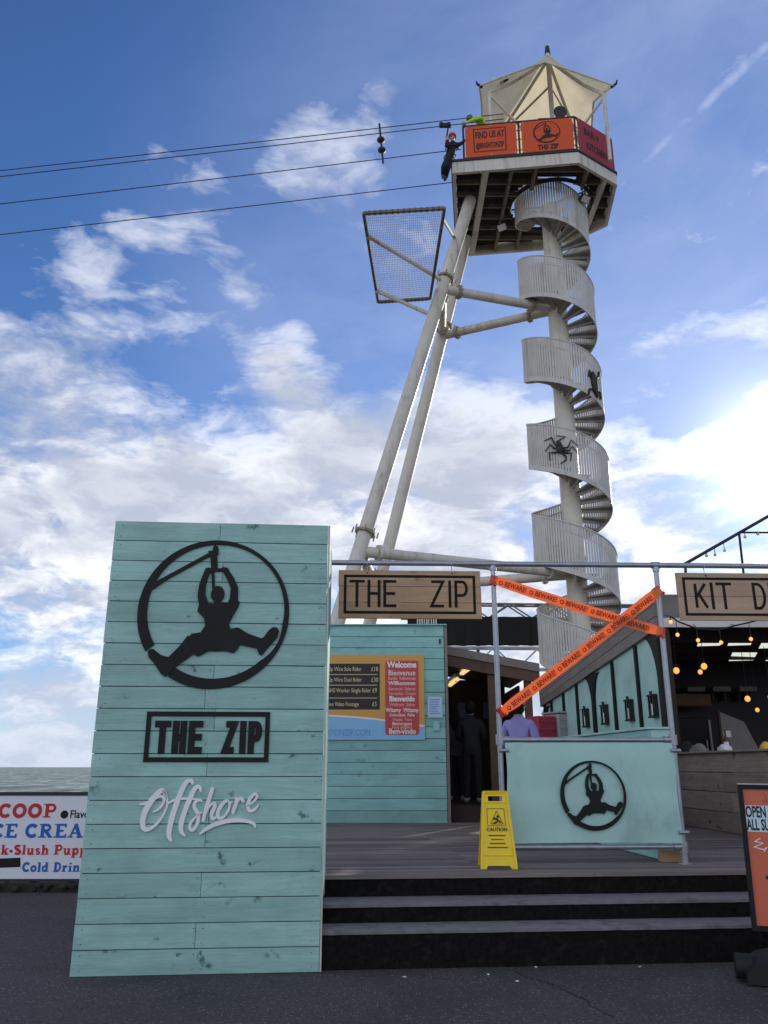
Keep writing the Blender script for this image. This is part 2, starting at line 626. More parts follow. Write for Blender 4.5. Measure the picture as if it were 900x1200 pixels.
TEAL = (0.205, 0.430, 0.400)
M_sign = wood('teal_painted_board', (0.33, 0.545, 0.49), 0, 0.72, 0.26, 0.95, (0.07, 0.14, 0.135), 0.09, worn=(.50, .58, .53), worn_amt=.16)
M_kiosk = wood('teal_kiosk_board', (0.275, 0.525, 0.49), 0, 0.7, 0.22, 0.7, (0.08, 0.19, 0.18), 0.13)
M_mintpaint = mat('mint_panel_paint', (0.38, 0.60, 0.54), 0.5, var=0.07, scale=3, bump=.5, bscale=3.5, dirt=(.19, .31, .28), dirt_amt=.45)
M_tealside = mat('teal_side_paint', (0.20, 0.44, 0.42), 0.7, var=0.1, scale=4, bump=.2, dirt=(.08, .14, .14), dirt_amt=.35)
M_sunlitedge = wood('pale_sunlit_edge', (0.62, 0.58, 0.50), 2, 0.8, 0.12, 0.2, None, 0.05)  # pale tone stands in for sunlight along the sign's edge
M_bare = wood('bare_sign_wood', (0.50, 0.325, 0.19), 0, 0.75, 0.20, 0.6, (.13, .07, .035), 0.08)
M_bare2 = wood('weathered_sign_wood', (0.48, 0.335, 0.23), 0, 0.8, 0.18, 0.5, (.12, .07, .045), 0.07)
M_greywood = wood('grey_weathered_wood', (0.225, 0.195, 0.175), 0, 0.85, 0.26, 0.5, (.07, .055, .05), 0.13)
M_parapet = wood('brown_grey_parapet_wood', (0.47, 0.335, 0.28), 0, 0.85, 0.34, 0.8, (.05, .035, .03), 0.16)
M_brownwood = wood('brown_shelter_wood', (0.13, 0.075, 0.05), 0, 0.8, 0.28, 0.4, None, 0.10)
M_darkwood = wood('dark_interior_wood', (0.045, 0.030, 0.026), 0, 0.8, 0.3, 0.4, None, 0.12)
M_deck = wood('deck_wood', (0.215, 0.175, 0.165), 0, 0.8, 0.35, 0.2, None, 0.0, 7.0, 0.4, (.30, .27, .26), .45, stretch=.03)
# each deck board takes its own tone
dm_ = M_deck.node_tree
t = NT.__new__(NT)
t.t = dm_
bs_ = [n_ for n_ in dm_.nodes if n_.type == 'BSDF_PRINCIPLED'][0]
src = bs_.inputs['Base Color'].links[0].from_socket
sp_ = t.n('ShaderNodeSeparateXYZ')
t.link(t.n('ShaderNodeTexCoord').outputs['Object'], sp_.inputs[0])
wn = t.n('ShaderNodeTexWhiteNoise', noise_dimensions='2D')
cx2 = t.n('ShaderNodeCombineXYZ')
t.link(t.m('FLOOR', t.m('DIVIDE', t.m('SUBTRACT', sp_.outputs[1], 0.655), 0.118)), cx2.inputs[0])
t.link(t.m('FLOOR', t.m('DIVIDE', sp_.outputs[0], 3.1)), cx2.inputs[1])
t.link(cx2.outputs[0], wn.inputs['Vector'])
t.put(bs_.inputs['Base Color'], t.mix(1.0, src, t.mix(wn.outputs['Value'], (0.62, 0.62, 0.62, 1), (1.25, 1.22, 1.2, 1)), 'MULTIPLY'))
M_block = wood('timber_block', (0.36, 0.23, 0.12), 0, 0.8, 0.2, 0.4, None, 0.05)
M_black = mat('black_painted_board', (0.010, 0.009, 0.010), 0.6, var=0.2, bump=.05, spec=.25)
M_blackpaint = mat('brushed_black_paint', (0.016, 0.012, 0.012), 0.8, var=0.3, scale=30, bump=.1, spec=.2)
M_offwhite = mat('white_cut_lettering', (0.80, 0.79, 0.80), 0.55, var=0.05, bump=.05)
M_steel = mat('galvanised_tube', (0.34, 0.36, 0.40), 0.42, 0.75, 0.16, 9, 0.08, 60, (.22, .2, .19), .35)
M_tower = mat('cream_tower_paint', (0.585, 0.55, 0.47), 0.5, 0.0, 0.05, 2.5, 0.05, 30, (.30, .245, .17), .45, streak=(.22, .165, .10), streak_amt=.75)
M_stair = mat('pale_grey_stair_paint', (0.53, 0.51, 0.47), 0.5, 0.0, 0.06, 3, 0.05, 30, (.32, .28, .22), .4, streak=(.20, .155, .11), streak_amt=.7)
M_tread = mat('stair_tread_steel', (0.30, 0.285, 0.265), 0.6, 0.1, 0.12, 4, 0.1, 60, (.10, .08, .06), .5)
M_rust = mat('rusty_fitting', (0.16, 0.115, 0.075), 0.75, 0.2, 0.35, 14, 0.2, 50)
M_flange = mat('stained_flange', (0.33, 0.28, 0.20), 0.7, 0.1, 0.3, 9, 0.15, 50, (.08, .055, .03), .75)
M_darksteel = mat('dark_steel', (0.030, 0.028, 0.030), 0.55, 0.3, 0.2, 10, 0.05)
M_joist = mat('stained_joist', (0.19, 0.16, 0.115), 0.75, 0.0, 0.2, 5, 0.1, 40, (.07, .05, .035), .7)
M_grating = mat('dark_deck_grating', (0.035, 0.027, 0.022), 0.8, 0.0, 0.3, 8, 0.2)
M_orange = mat('orange_banner_print', srgb(205, 76, 30), 0.6, var=0.06, scale=4, bump=.05)
M_maroon = mat('maroon_banner_print', srgb(148, 42, 55), 0.6, var=0.06, scale=4, bump=.05)
M_print = mat('black_print', (0.025, 0.015, 0.015), 0.7, var=0.1, bump=0)
M_tape = mat('orange_barrier_tape', (0.90, 0.27, 0.09), 0.4, var=0.06, scale=8, bump=.15, bscale=12)
M_tapeink = mat('dark_red_tape_print', (0.20, 0.03, 0.012), 0.6, var=0.1, bump=0)
M_tapeknot = mat('red_tape_knot', (0.55, 0.05, 0.03), 0.5, var=0.15, bump=.2)
M_yellow = mat('yellow_plastic', (0.86, 0.60, 0.012), 0.42, var=0.04, scale=5, bump=.06, bscale=90, dirt=(.45, .30, .02), dirt_amt=.35)
M_yellowink = mat('worn_black_print', (0.10, 0.07, 0.015), 0.6, var=0.3, bump=0)
M_amber = mat('amber_print', srgb(205, 155, 75), 0.5, var=0.03, bump=.03)
M_menu = mat('dark_menu_panel', (0.022, 0.016, 0.018), 0.5, var=0.1, bump=.03)
M_blueprint = mat('sky_blue_print', srgb(135, 185, 220), 0.5, var=0.03, bump=0)
M_redprint = mat('red_print', srgb(188, 68, 66), 0.5, var=0.04, bump=0)
M_whiteink = mat('white_print', (0.78, 0.74, 0.72), 0.6, var=0.03, bump=0)
M_pinkink = mat('faint_pink_print', (0.80, 0.40, 0.37), 0.6, var=0.03, bump=0)
M_goldink = mat('pale_gold_print', (0.62, 0.47, 0.26), 0.6, var=0.05, bump=0)
M_blueink = mat('pale_blue_print_line', srgb(92, 150, 205), 0.6, var=0.03, bump=0)
M_skypatch = mat('dim_sky_blue', (0.10, 0.16, 0.36), 0.6, var=0.1, bump=.1)  # blue tone stands in for dim sky in the shelter openings
M_paper = mat('notice_paper', srgb(175, 200, 225), 0.8, var=0.04, bump=.05)
M_paperink = mat('notice_ink', srgb(120, 140, 175), 0.8, var=0.05, bump=0)
M_whiteboard = mat('white_sign_board', (0.72, 0.73, 0.77), 0.45, var=0.03, scale=3, bump=.03, dirt=(.5, .5, .5), dirt_amt=.2)
M_redink = mat('red_sign_paint', srgb(190, 32, 42), 0.5, var=0.04, bump=0)
M_bluesign = mat('blue_sign_paint', srgb(28, 92, 172), 0.5, var=0.04, bump=0)
M_lightblue = mat('light_blue_print', srgb(190, 215, 222), 0.5, var=0.03, bump=0)
M_coral = mat('coral_poster_print', srgb(196, 100, 72), 0.35, var=0.04, bump=0)
M_rubber = mat('black_rubber', (0.009, 0.009, 0.010), 0.7, var=0.25, scale=20, bump=.2)
M_whitepaint = mat('white_fascia_paint', (0.62, 0.58, 0.54), 0.6, var=0.06, scale=3, bump=.1, dirt=(.35, .3, .26), dirt_amt=.3)
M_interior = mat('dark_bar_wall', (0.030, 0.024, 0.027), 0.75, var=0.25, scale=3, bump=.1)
M_shelf = mat('grey_shelf', (0.12, 0.10, 0.095), 0.7, var=0.15, bump=.1)
M_greycloth = mat('grey_canvas', (0.18, 0.17, 0.165), 0.85, var=0.12, bump=.2)
M_redbox = mat('maroon_crate', (0.33, 0.03, 0.055), 0.5, var=0.1, bump=.1)
M_greybox = mat('grey_crate', (0.32, 0.30, 0.31), 0.6, var=0.08, bump=.1)
M_whitecloth = mat('white_cloth', (0.70, 0.66, 0.66), 0.85, var=0.05, bump=.2)
M_darkcloth = mat('dark_jacket_cloth', (0.014, 0.013, 0.017), 0.85, var=0.25, scale=14, bump=.2)
M_greyjacket = mat('dark_patterned_cloth', (0.055, 0.048, 0.055), 0.85, var=0.5, scale=26, bump=.2)
M_trouser = mat('black_trouser_cloth', (0.012, 0.011, 0.014), 0.85, var=0.2, scale=14, bump=.1)
M_lavender = mat('lavender_jacket_cloth', srgb(140, 135, 190), 0.8, var=0.12, scale=9, bump=.2)
M_hair = mat('dark_hair', (0.013, 0.009, 0.008), 0.85, var=0.3, scale=40, bump=.4, spec=.15)
M_skin = mat('skin', (0.50, 0.29, 0.21), 0.5, var=0.06, bump=.03)
M_trainer = mat('grey_white_trainer', (0.52, 0.50, 0.50), 0.6, var=0.2, scale=20, bump=.1)
M_helmet = mat('red_helmet', (0.50, 0.07, 0.045), 0.35, var=0.05, bump=0)
M_hivis = mat('lime_hi_vis_cloth', (0.45, 0.70, 0.05), 0.7, var=0.15, scale=12, bump=.2)
M_greenhelmet = mat('dark_green_helmet', (0.06, 0.14, 0.03), 0.4, var=0.1, bump=0)
M_wire = mat('cable_steel', (0.035, 0.036, 0.04), 0.45, 0.5, 0.1, bump=0)
M_drape = mat('black_drape', (0.010, 0.011, 0.010), 0.9, var=0.3, scale=4, bump=.2, bscale=6)
M_truss = mat('aluminium_truss', (0.55, 0.56, 0.58), 0.4, 0.55, 0.08, bump=.05)
M_trussdark = mat('greenish_steel_truss', (0.16, 0.18, 0.165), 0.5, 0.4, 0.12, bump=.05)
M_bulb = emit('lit_amber_bulb', (1.0, 0.47, 0.09), 0.72, (.8, .5, .15))
M_bulboff = mat('clear_bulb', (0.5, 0.52, 0.5), 0.15, var=.03, bump=0)
M_tubelight = emit('lit_fluorescent_tube', (1.0, 0.74, 0.28), 0.62)
M_skyglow = emit('glowing_skylight', (0.90, 0.95, 0.86), 0.55)  # daylight through the bar skylights, put in as emission
M_lampoff = mat('lamp_glass', (0.62, 0.62, 0.58), 0.25, var=.04, bump=0)
M_yellowcloth = mat('mustard_bowl', (0.75, 0.42, 0.03), 0.5, var=.06, bump=.05)
M_glass = mat('brown_bottle_glass', (0.05, 0.025, 0.012), 0.12, var=.1, bump=0)
M_litter = mat('white_litter', (0.70, 0.68, 0.66), 0.7, var=.1, bump=.1)

# the thin tape glows when light comes from behind
t = NT.__new__(NT)
t.t = M_tape.node_tree
b_ = [n_ for n_ in t.t.nodes if n_.type == 'BSDF_PRINCIPLED'][0]
o_ = [n_ for n_ in t.t.nodes if n_.type == 'OUTPUT_MATERIAL'][0]
tr = t.n('ShaderNodeBsdfTranslucent')
tr.inputs[0].default_value = (0.98, 0.37, 0.13, 1)
mx = t.n('ShaderNodeMixShader')
mx.inputs[0].default_value = 0.5
t.link(b_.outputs[0], mx.inputs[1])
t.link(tr.outputs[0], mx.inputs[2])
t.link(mx.outputs[0], o_.inputs[0])

# canopy cloth lets light through
m, t, b, out = new_mat('cream_canopy_cloth')
tc = t.n('ShaderNodeTexCoord').outputs['Object']
cc = t.mix(t.rng(t.noise(tc, 1.3, 6, .6), .35, .7), (0.74, 0.68, 0.52, 1), (0.60, 0.53, 0.38, 1))
t.put(b.inputs['Base Color'], cc)
b.inputs['Roughness'].default_value = 0.7
tr = t.n('ShaderNodeBsdfTranslucent')
t.put(tr.inputs[0], cc)
mx = t.n('ShaderNodeMixShader')
mx.inputs[0].default_value = 0.42
t.link(b.outputs[0], mx.inputs[1])
t.link(tr.outputs[0], mx.inputs[2])
t.link(mx.outputs[0], out.inputs[0])
M_canopy = m

# asphalt: coarse stones, worn patches, dark spills, old gum
m, t, b, out = new_mat('asphalt')
tc = t.n('ShaderNodeTexCoord').outputs['Object']
nf = t.noise(tc, 42, 5, 0.75)
nm = t.noise(tc, 1.3, 7, 0.66, .5)
nl = t.noise(tc, 5.0, 6, 0.66)
vo = t.n('ShaderNodeTexVoronoi')
t.put(vo.inputs['Vector'], tc)
vo.inputs['Scale'].default_value = 48
sc = t.n('ShaderNodeSeparateColor')
t.link(vo.outputs['Color'], sc.inputs[0])
cc = t.mix(t.rng(nf, .38, .64), (0.016, 0.0135, 0.0145, 1), (0.110, 0.094, 0.098, 1))
cc = t.mix(t.m('MULTIPLY', t.rng(sc.outputs[1], .2, 1.0), .45), cc, (0.105, 0.092, 0.096, 1))
cc = t.mix(t.m('MULTIPLY', t.rng(nm, .42, .66), .62), cc, (0.028, 0.024, 0.026, 1))
cc = t.mix(t.m('MULTIPLY', t.rng(nl, .55, .72), .30), cc, (0.115, 0.105, 0.108, 1))
chip = t.m('MULTIPLY', t.m('LESS_THAN', vo.outputs['Distance'], 0.30), t.m('GREATER_THAN', sc.outputs[0], 0.84))
cc = t.mix(t.m('MULTIPLY', chip, .75), cc, (0.30, 0.275, 0.275, 1))
vg = t.n('ShaderNodeTexVoronoi')
t.put(vg.inputs['Vector'], t.v('ADD', tc, t.v('SCALE', t.noise(tc, 18, 3, .5, color=True), scale=.03)))
vg.inputs['Scale'].default_value = 2.6
sg_ = t.n('ShaderNodeSeparateColor')
t.link(vg.outputs['Color'], sg_.inputs[0])
gum = t.m('MULTIPLY', t.rng(vg.outputs['Distance'], 0.035, 0.06, 1.0, 0.0), t.m('GREATER_THAN', sg_.outputs[2], 0.45))
cc = t.mix(t.m('MULTIPLY', gum, .55), cc, t.mix(t.m('GREATER_THAN', sg_.outputs[0], .5), (0.016, 0.014, 0.015, 1), (0.17, 0.16, 0.16, 1)))
t.put(b.inputs['Base Color'], cc)
t.put(b.inputs['Roughness'], t.rng(nm, .3, .7, .92, .74))
bp = t.n('ShaderNodeBump')
bp.inputs['Strength'].default_value = 0.9
bp.inputs['Distance'].default_value = 0.012
t.link(t.m('ADD', nf, t.m('MULTIPLY', sc.outputs[1], .4)), bp.inputs['Height'])
t.link(bp.outputs[0], b.inputs['Normal'])
M_asphalt = m

M_crack = mat('crack_filler', (0.012, 0.011, 0.012), 0.95, var=.2, bump=.2)
M_riser = mat('tarred_step_face', (0.009, 0.0078, 0.0072), 0.95, var=0.5, scale=25, bump=.5, bscale=90, dirt=(.032, .029, .027), dirt_amt=.45, spec=.1)
M_treadtop = mat('worn_concrete_tread', (0.17, 0.155, 0.165), 0.85, var=0.2, scale=9, bump=.3, bscale=80, dirt=(.065, .06, .06), dirt_amt=.8)
M_kerb = mat('mossy_kerb', (0.030, 0.028, 0.022), 0.95, var=0.5, scale=12, bump=.6, bscale=30)
M_shingle = mat('shingle', (0.22, 0.18, 0.13), 0.9, var=0.35, scale=18, bump=.7, bscale=14)
M_concrete = mat('sea_wall_concrete', (0.22, 0.21, 0.20), 0.9, var=0.15, scale=2, bump=.3, bscale=30)

# sea
m, t, b, out = new_mat('sea_water')
tc = t.n('ShaderNodeTexCoord').outputs['Object']
pw = t.v('MULTIPLY', tc, (0.14, 0.022, 1.0))
n1 = t.noise(pw, 1.0, 8, 0.68, 0.5)
n2 = t.noise(t.v('MULTIPLY', tc, (0.32, 0.055, 1.0)), 1.0, 6, 0.7)
cc = t.mix(t.rng(n1, .38, .60), (0.055, 0.09, 0.078, 1), (0.24, 0.30, 0.27, 1))
cc = t.mix(t.rng(n2, .54, .63), cc, (0.66, 0.70, 0.68, 1))
t.put(b.inputs['Base Color'], cc)
b.inputs['Roughness'].default_value = 0.6
b.inputs['IOR'].default_value = 1.33
b.inputs['Specular IOR Level'].default_value = 0.18
bp = t.n('ShaderNodeBump')
bp.inputs['Strength'].default_value = 0.9
bp.inputs['Distance'].default_value = 1.2
t.link(t.m('ADD', n1, t.m('MULTIPLY', n2, .5)), bp.inputs['Height'])
t.link(bp.outputs[0], b.inputs['Normal'])
M_sea = m

# ------------------------------------------------------------------ ground, steps, sea
YAW = R(5.0)
prom = MB().slab([(-60, -40), (70, -40), (70, 34), (-2.6, 34), (-2.6, 12.4), (-60, 12.4)], -5.0, 0.0).build('promenade', [M_asphalt])
tag(prom, kind='structure')
cr = MB()
# the crack runs over the asphalt from the foot of the steps
g0 = [(1.00, 7.05), (1.08, 6.86), (1.17, 6.75), (1.25, 6.60), (1.29, 6.44), (1.36, 6.24), (1.38, 6.0), (1.45, 5.8)]
xs = []
for a, b_ in zip(g0, g0[1:]):
    for k in range(5):
        xs.append((a[0] + (b_[0] - a[0]) * k / 5 + random.uniform(-.012, .012), a[1] + (b_[1] - a[1]) * k / 5 + random.uniform(-.006, .006)))
for i in range(len(xs) - 1):
    w0, w1 = random.uniform(.003, .007), random.uniform(.003, .007)
    a, b_ = xs[i], xs[i + 1]
    cr.add([(a[0] - w0, a[1], .004), (a[0] + w0, a[1], .004), (b_[0] + w1, b_[1], .004), (b_[0] - w1, b_[1], .004)], [(0, 1, 2, 3)])
cr.build('crack', M_crack, prom)

bch = MB()
bch.add([(-400, 12.3, -2.6), (400, 12.3, -2.6), (400, 70, -4.6), (-400, 70, -4.6)], [(0, 1, 2, 3)])
tag(bch.build('beach', M_shingle), kind='structure')
sea = MB()
sea.add([(-30000, 55, -4.2), (30000, 55, -4.2), (30000, 60000, -4.2), (-30000, 60000, -4.2)], [(0, 1, 2, 3)])
tag(sea.build('sea', M_sea), kind='structure')
kb = MB().box(-60, -2.6, 11.25, 12.3, 0.0, 0.10)
for i in range(150):
    x = random.uniform(-7.5, -2.7)
    kb.ball((x, random.uniform(11.2, 11.4), random.uniform(.02, .10)), random.uniform(.03, .09), random.uniform(.02, .05), random.uniform(.02, .05), 6, 4)
tag(kb.build('kerb', M_kerb), kind='structure')

# steps and deck share the yaw of the venue
ST = thing('steps', None, None, (1.0, 7.22, 0), YAW)
tag(ST, kind='structure')
XL, XR = -3.05, 9.0
for (y0, y1, z0, z1) in ((0, .31, 0, .278), (.31, .67, 0, .425)):
    MB().box(XL, XR, y0, y1, z0, z1 - .03).build('riser', M_riser, ST)
    tr_ = MB()
    NSEG = 150
    vs, fs = [], []
    for i in range(NSEG + 1):
        x = XL + (XR - XL) * i / NSEG
        jy, jz = random.uniform(-.005, .004) - (.010 if random.random() < .05 else 0), random.uniform(-.004, .0015)
        vs += [(x, y0 - .012 - jy, z1 - .03), (x, y0 - .012 - jy, z1 - .006 + jz), (x, y0 + .004, z1 + jz * .4), (x, y1, z1)]
    for i in range(NSEG):
        q = 4 * i
        fs += [(q, q + 4, q + 5, q + 1), (q + 1, q + 5, q + 6, q + 2), (q + 2, q + 6, q + 7, q + 3), (q, q + 3, q + 7, q + 4)]
    tr_.add(vs, fs)
    tr_.build('tread', M_treadtop, ST, 50)
MB().box(XL, XR, .67, 1.2, 0, .565).build('riser', M_riser, ST)

DK = thing('deck', None, None, (1.0, 7.22, 0), YAW)
tag(DK, kind='structure')
MB().box(XL, XR, 1.2, 24, 0, .56).build('deck_frame', M_darkwood, DK)
y = .655
bd = MB()
while y < 14:
    w = .118
    xx = XL
    while xx < XR:
        L = random.uniform(2.6, 4.2)
        x1 = min(XR, xx + L)
        dzz = random.uniform(-.002, .002)
        bd.box(xx + .002, x1 - .002, y, y + w - .007, .567, .600 + dzz)
        xx = x1
    y += w
bd.build('deck_board', M_deck, DK, kind='stuff')

# ------------------------------------------------------------------ logo roundel (traced on a 900-unit grid, ring 789 units across)
def lg(p, sc, c=(452, 454)):
    return ((p[0] - c[0]) * sc, (c[1] - p[1]) * sc)


def roundel(mb, diam, y0, y1, ox=0.0, oz=0.0, ring_only_wide=1.0):
    sc = diam / 789.0
    T = lambda p: (lg(p, sc)[0] + ox, lg(p, sc)[1] + oz)
    # ring, thicker at lower left, broken at the left shoe
    oc, orad, ic, irad = (452, 454), 394.5, (463, 439), 357.0
    a0, a1 = math.degrees(math.atan2(454 - 800, 235 - 452)), math.degrees(math.atan2(454 - 655, 118 - 452))
    start, end = a0 - .5, a1 + 360 + .3
    # a0 is about -122, a1 about -149 (=211): go from -122 up to 211 degrees
    n = 84
    prev = None
    vs, fs = [], []
    for i in range(n + 1):
        a = R(start + (end - start) * i / n)
        ad = math.degrees(a)
        po = Vector((oc[0] + orad * math.cos(a), oc[1] - orad * math.sin(a)))
        # inner point along the same bearing from the inner centre
        ir = irad
        if -48 < ad < -12:
            ir += 12 * math.sin(math.pi * (ad + 48) / 36)
        pi_ = Vector((ic[0] + ir * math.cos(a), ic[1] - ir * math.sin(a)))
        for q in (po, pi_):
            x, z = T(q)
            vs += [(x, y0, z), (x, y1, z)]
    for i in range(n):
        a, b_ = 4 * i, 4 * (i + 1)
        fs += [(a, b_, b_ + 2, a + 2), (a + 1, a + 3, b_ + 3, b_ + 1), (a, a + 1, b_ + 1, b_), (a + 2, b_ + 2, b_ + 3, a + 3)]
    fs += [(0, 2, 3, 1), (4 * n, 4 * n + 1, 4 * n + 3, 4 * n + 2)]
    mb.add(vs, fs)
    e = [0.0]

    def st(pts, w):
        e[0] += 0.00035
        ww = [q * sc for q in w] if isinstance(w, (list, tuple)) else w * sc
        stroke(mb, [T(p) for p in pts], ww, y0 - e[0], y1)

    def pg(pts):
        e[0] += 0.00035
        mb.prism([T(p) for p in pts], y0 - e[0], y1)
    st([(118, 322), (190, 272), (300, 205), (415, 135)], [30, 20, 19, 19])
    pg([(440, 86), (450, 92), (457, 108), (452, 125), (440, 132), (428, 125), (424, 108), (430, 92)])
    st([(404, 132), (456, 126)], 26)
    st([(424, 140), (432, 220), (442, 325)], [20, 16, 14])
    st([(441, 128), (451, 222)], 15)
    pg([(392, 216), (412, 210), (424, 214), (470, 214), (490, 207), (512, 210), (518, 222), (510, 240), (486, 230), (430, 232), (408, 244), (392, 236)])
    pg([(466 + 36 * math.cos(R(q)), 354 + 44 * math.sin(R(q))) for q in range(0, 360, 20)])
    st([(404, 232), (384, 300), (382, 360), (398, 415)], [30, 34, 40, 52])
    st([(500, 228), (530, 270), (552, 320), (552, 380), (540, 425)], [30, 34, 38, 44, 52])
    pg([(366, 446), (374, 404), (414, 402), (446, 404), (452, 385), (484, 385), (494, 402), (530, 402), (566, 378), (584, 398),
        (576, 425), (556, 462), (532, 512), (546, 538), (580, 530), (600, 545), (606, 590), (588, 640), (566, 664), (524, 654), (470, 656),
        (436, 655), (385, 684), (362, 672), (338, 642), (322, 600), (344, 566), (390, 558), (412, 522), (402, 482), (384, 466)])
    st([(362, 606), (318, 655), (246, 722)], [96, 78, 62])
    pg([(128, 660), (140, 648), (156, 648), (196, 678), (240, 690), (276, 708), (268, 738), (244, 776), (226, 788), (204, 774), (164, 720), (134, 688)])
    st([(570, 568), (622, 592), (696, 612)], [80, 66, 56])
    pg([(676, 596), (716, 582), (744, 542), (764, 526), (786, 528), (796, 548), (790, 578), (762, 612), (738, 640), (716, 672), (700, 672), (682, 636)])


# ------------------------------------------------------------------ tall teal sign
SW, SH, ROWS = 1.86, 3.565, 20
SG = thing('sign_tower', 'tall teal plank sign with black zip rider roundel and white Offshore lettering', 'sign', (-1.425, 6.955, 0), R(4.6))
ph = SH / ROWS
full = bevel_box('plank', SW, .022, ph - .006, .002, M_sign)
JO = {0: -.02, 2: .02, 4: -.03, 7: .0, 9: .03, 11: -.01, 14: .01, 16: .0, 18: -.02, 8: -.06, 13: .03}
halves = {}
nails = MB()
for i in range(ROWS):
    r = ROWS - 1 - i
    zc = ph * (r + .5)
    tilt = random.uniform(-.0012, .0012)
    if i in JO:
        j = JO[i]
        for (x0, x1) in ((-SW / 2, j - .0015), (j + .0015, SW / 2)):
            me = bevel_box('plank', x1 - x0, .022, ph - .006, .002, M_sign)
            place('plank', me, SG, ((x0 + x1) / 2, .011 + random.uniform(-.0015, .0015), zc), (0, tilt, 0))
    else:
        place('plank', full, SG, (random.uniform(-.004, .004), .011 + random.uniform(-.0015, .0015), zc), (0, tilt, 0))
    for xn in (-SW / 2 + .06, -.03, .03, SW / 2 - .06):
        for dzn in (-.05, .05):
            nails.cyl((xn + random.uniform(-.008, .008), -.0012, zc + dzn), (xn, .004, zc + dzn), .0035, n=6)
nails.build('nail_head', M_darksteel, SG, kind='stuff')
MB().box(-SW / 2 + .01, SW / 2 - .01, .0235, .027, .01, SH - .01).build('light_block', M_black, SG)  # added dark sheet keeps daylight from showing through the plank gaps
# carcass: studs behind the boards, side cheeks that stop above the steps
for x in (-SW / 2 + .05, 0, SW / 2 - .05):
    child_box('stud', M_greywood, SG, (x, .055, SH / 2 - .01), (.045, .06, SH - .04))
for (x, z0) in ((SW / 2 - .012, .455), (-SW / 2 + .012, .455)):
    for k in range(4):
        a, b_ = z0 + (SH - .05 - z0) * k / 4, z0 + (SH - .05 - z0) * (k + 1) / 4 - .004
        child_box('side_panel', M_tealside, SG, (x + (.002 if k % 2 else -.001) + (.024 if x > 0 else -.024), .43, (a + b_) / 2), (.02, .69, b_ - a), .003, (0, 0, -R(4.2) if x > 0 else R(4.2)))
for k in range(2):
    child_box('sunlit_edge_strip', M_sunlitedge, SG, (SW / 2 + .010, .030, SH * (k + .5) / 2), (.016, .05, SH / 2 - .004), .003)  # added strip; its pale colour stands in for the sunlit edge
child_box('top_board', M_tealside, SG, (0, .42, SH - .035), (SW - .06, .70, .02), .003)
child_box('rear_batten', M_greywood, SG, (0, .78, SH - .09), (SW - .06, .045, .09), .003)
lo = MB()
roundel(lo, 1.28, -.016, 0, -.03, 2.76)
lo.build('rider_roundel', M_black, SG)
fr = MB()
x0f, x1f = -.52, .482
# slightly skewed frame, as fixed
frame_rect(fr, x0f, x1f, 1.54, 1.937, .037, -.014, 0)
fr.build('name_frame', M_black, SG)
xa = block_text(M_black, SG, 'THE', -.448, 1.606, .258, .052, .016, .6, -.014, 0)
xb = block_text(M_black, SG, 'ZIP', .101, 1.606, .258, .052, .016, .6, -.014, 0)
# brush-script word, on a 900-unit grid
osc = .00134


def OT(p):
    return ((p[0] - 415) * osc - .058, 1.233 + (600 - p[1]) * osc)


sc_ = MB()
STR = [
    ([(225, 585), (205, 535), (178, 545), (140, 590), (110, 645), (97, 705), (110, 745), (140, 748), (178, 722), (212, 675), (232, 620), (228, 580), (205, 530)],
     [12, 22, 30, 34, 34, 30, 26, 22, 16, 13, 12, 13, 18]),
    ([(72, 611), (105, 606), (150, 585), (188, 566), (212, 578), (206, 612), (182, 640), (152, 654)], [8, 14, 14, 14, 16, 16, 14, 8]),
    ([(376, 500), (366, 480), (342, 482), (316, 522), (292, 590), (270, 670), (256, 745), (258, 790), (276, 816)], [14, 20, 24, 30, 32, 32, 30, 26, 10]),
    ([(424, 542), (420, 520), (402, 512), (382, 535), (358, 595), (334, 665), (322, 725), (328, 765), (352, 788)], [12, 18, 22, 27, 29, 29, 28, 22, 8]),
    ([(228, 612), (262, 592), (320, 580), (405, 584)], [12, 15, 14, 10]),
    ([(438, 594), (415, 588), (394, 604), (394, 630), (418, 668), (418, 715), (396, 752), (378, 750), (374, 725), (398, 690), (440, 655)], [10, 16, 18, 20, 20, 20, 18, 18, 16, 12, 8]),
    ([(494, 518), (480, 570), (462, 640), (448, 708)], [22, 24, 24, 16]),
    ([(458, 668), (482, 622), (506, 606), (512, 628), (496, 668), (506, 692), (528, 680)], [10, 14, 20, 22, 22, 18, 8]),
    ([(592, 596), (572, 596), (546, 626), (532, 664), (544, 690), (572, 680), (594, 645), (600, 610), (588, 594)], [16, 20, 22, 22, 18, 14, 14, 14, 16]),
    ([(598, 612), (616, 598)], [8, 8]),
    ([(634, 572), (640, 600), (626, 640), (620, 668)], [16, 22, 22, 14]),
    ([(626, 640), (646, 596), (664, 578), (682, 600)], [10, 14, 18, 18]),
    ([(700, 626), (738, 600), (760, 572), (748, 554), (724, 572), (708, 612), (716, 646), (744, 646), (770, 616)], [8, 12, 14, 16, 20, 22, 20, 16, 8]),
    ([(434, 778), (470, 750), (520, 724), (590, 706), (660, 702), (720, 710), (752, 726), (757, 744)], [8, 20, 25, 25, 22, 18, 16, 8]),
]
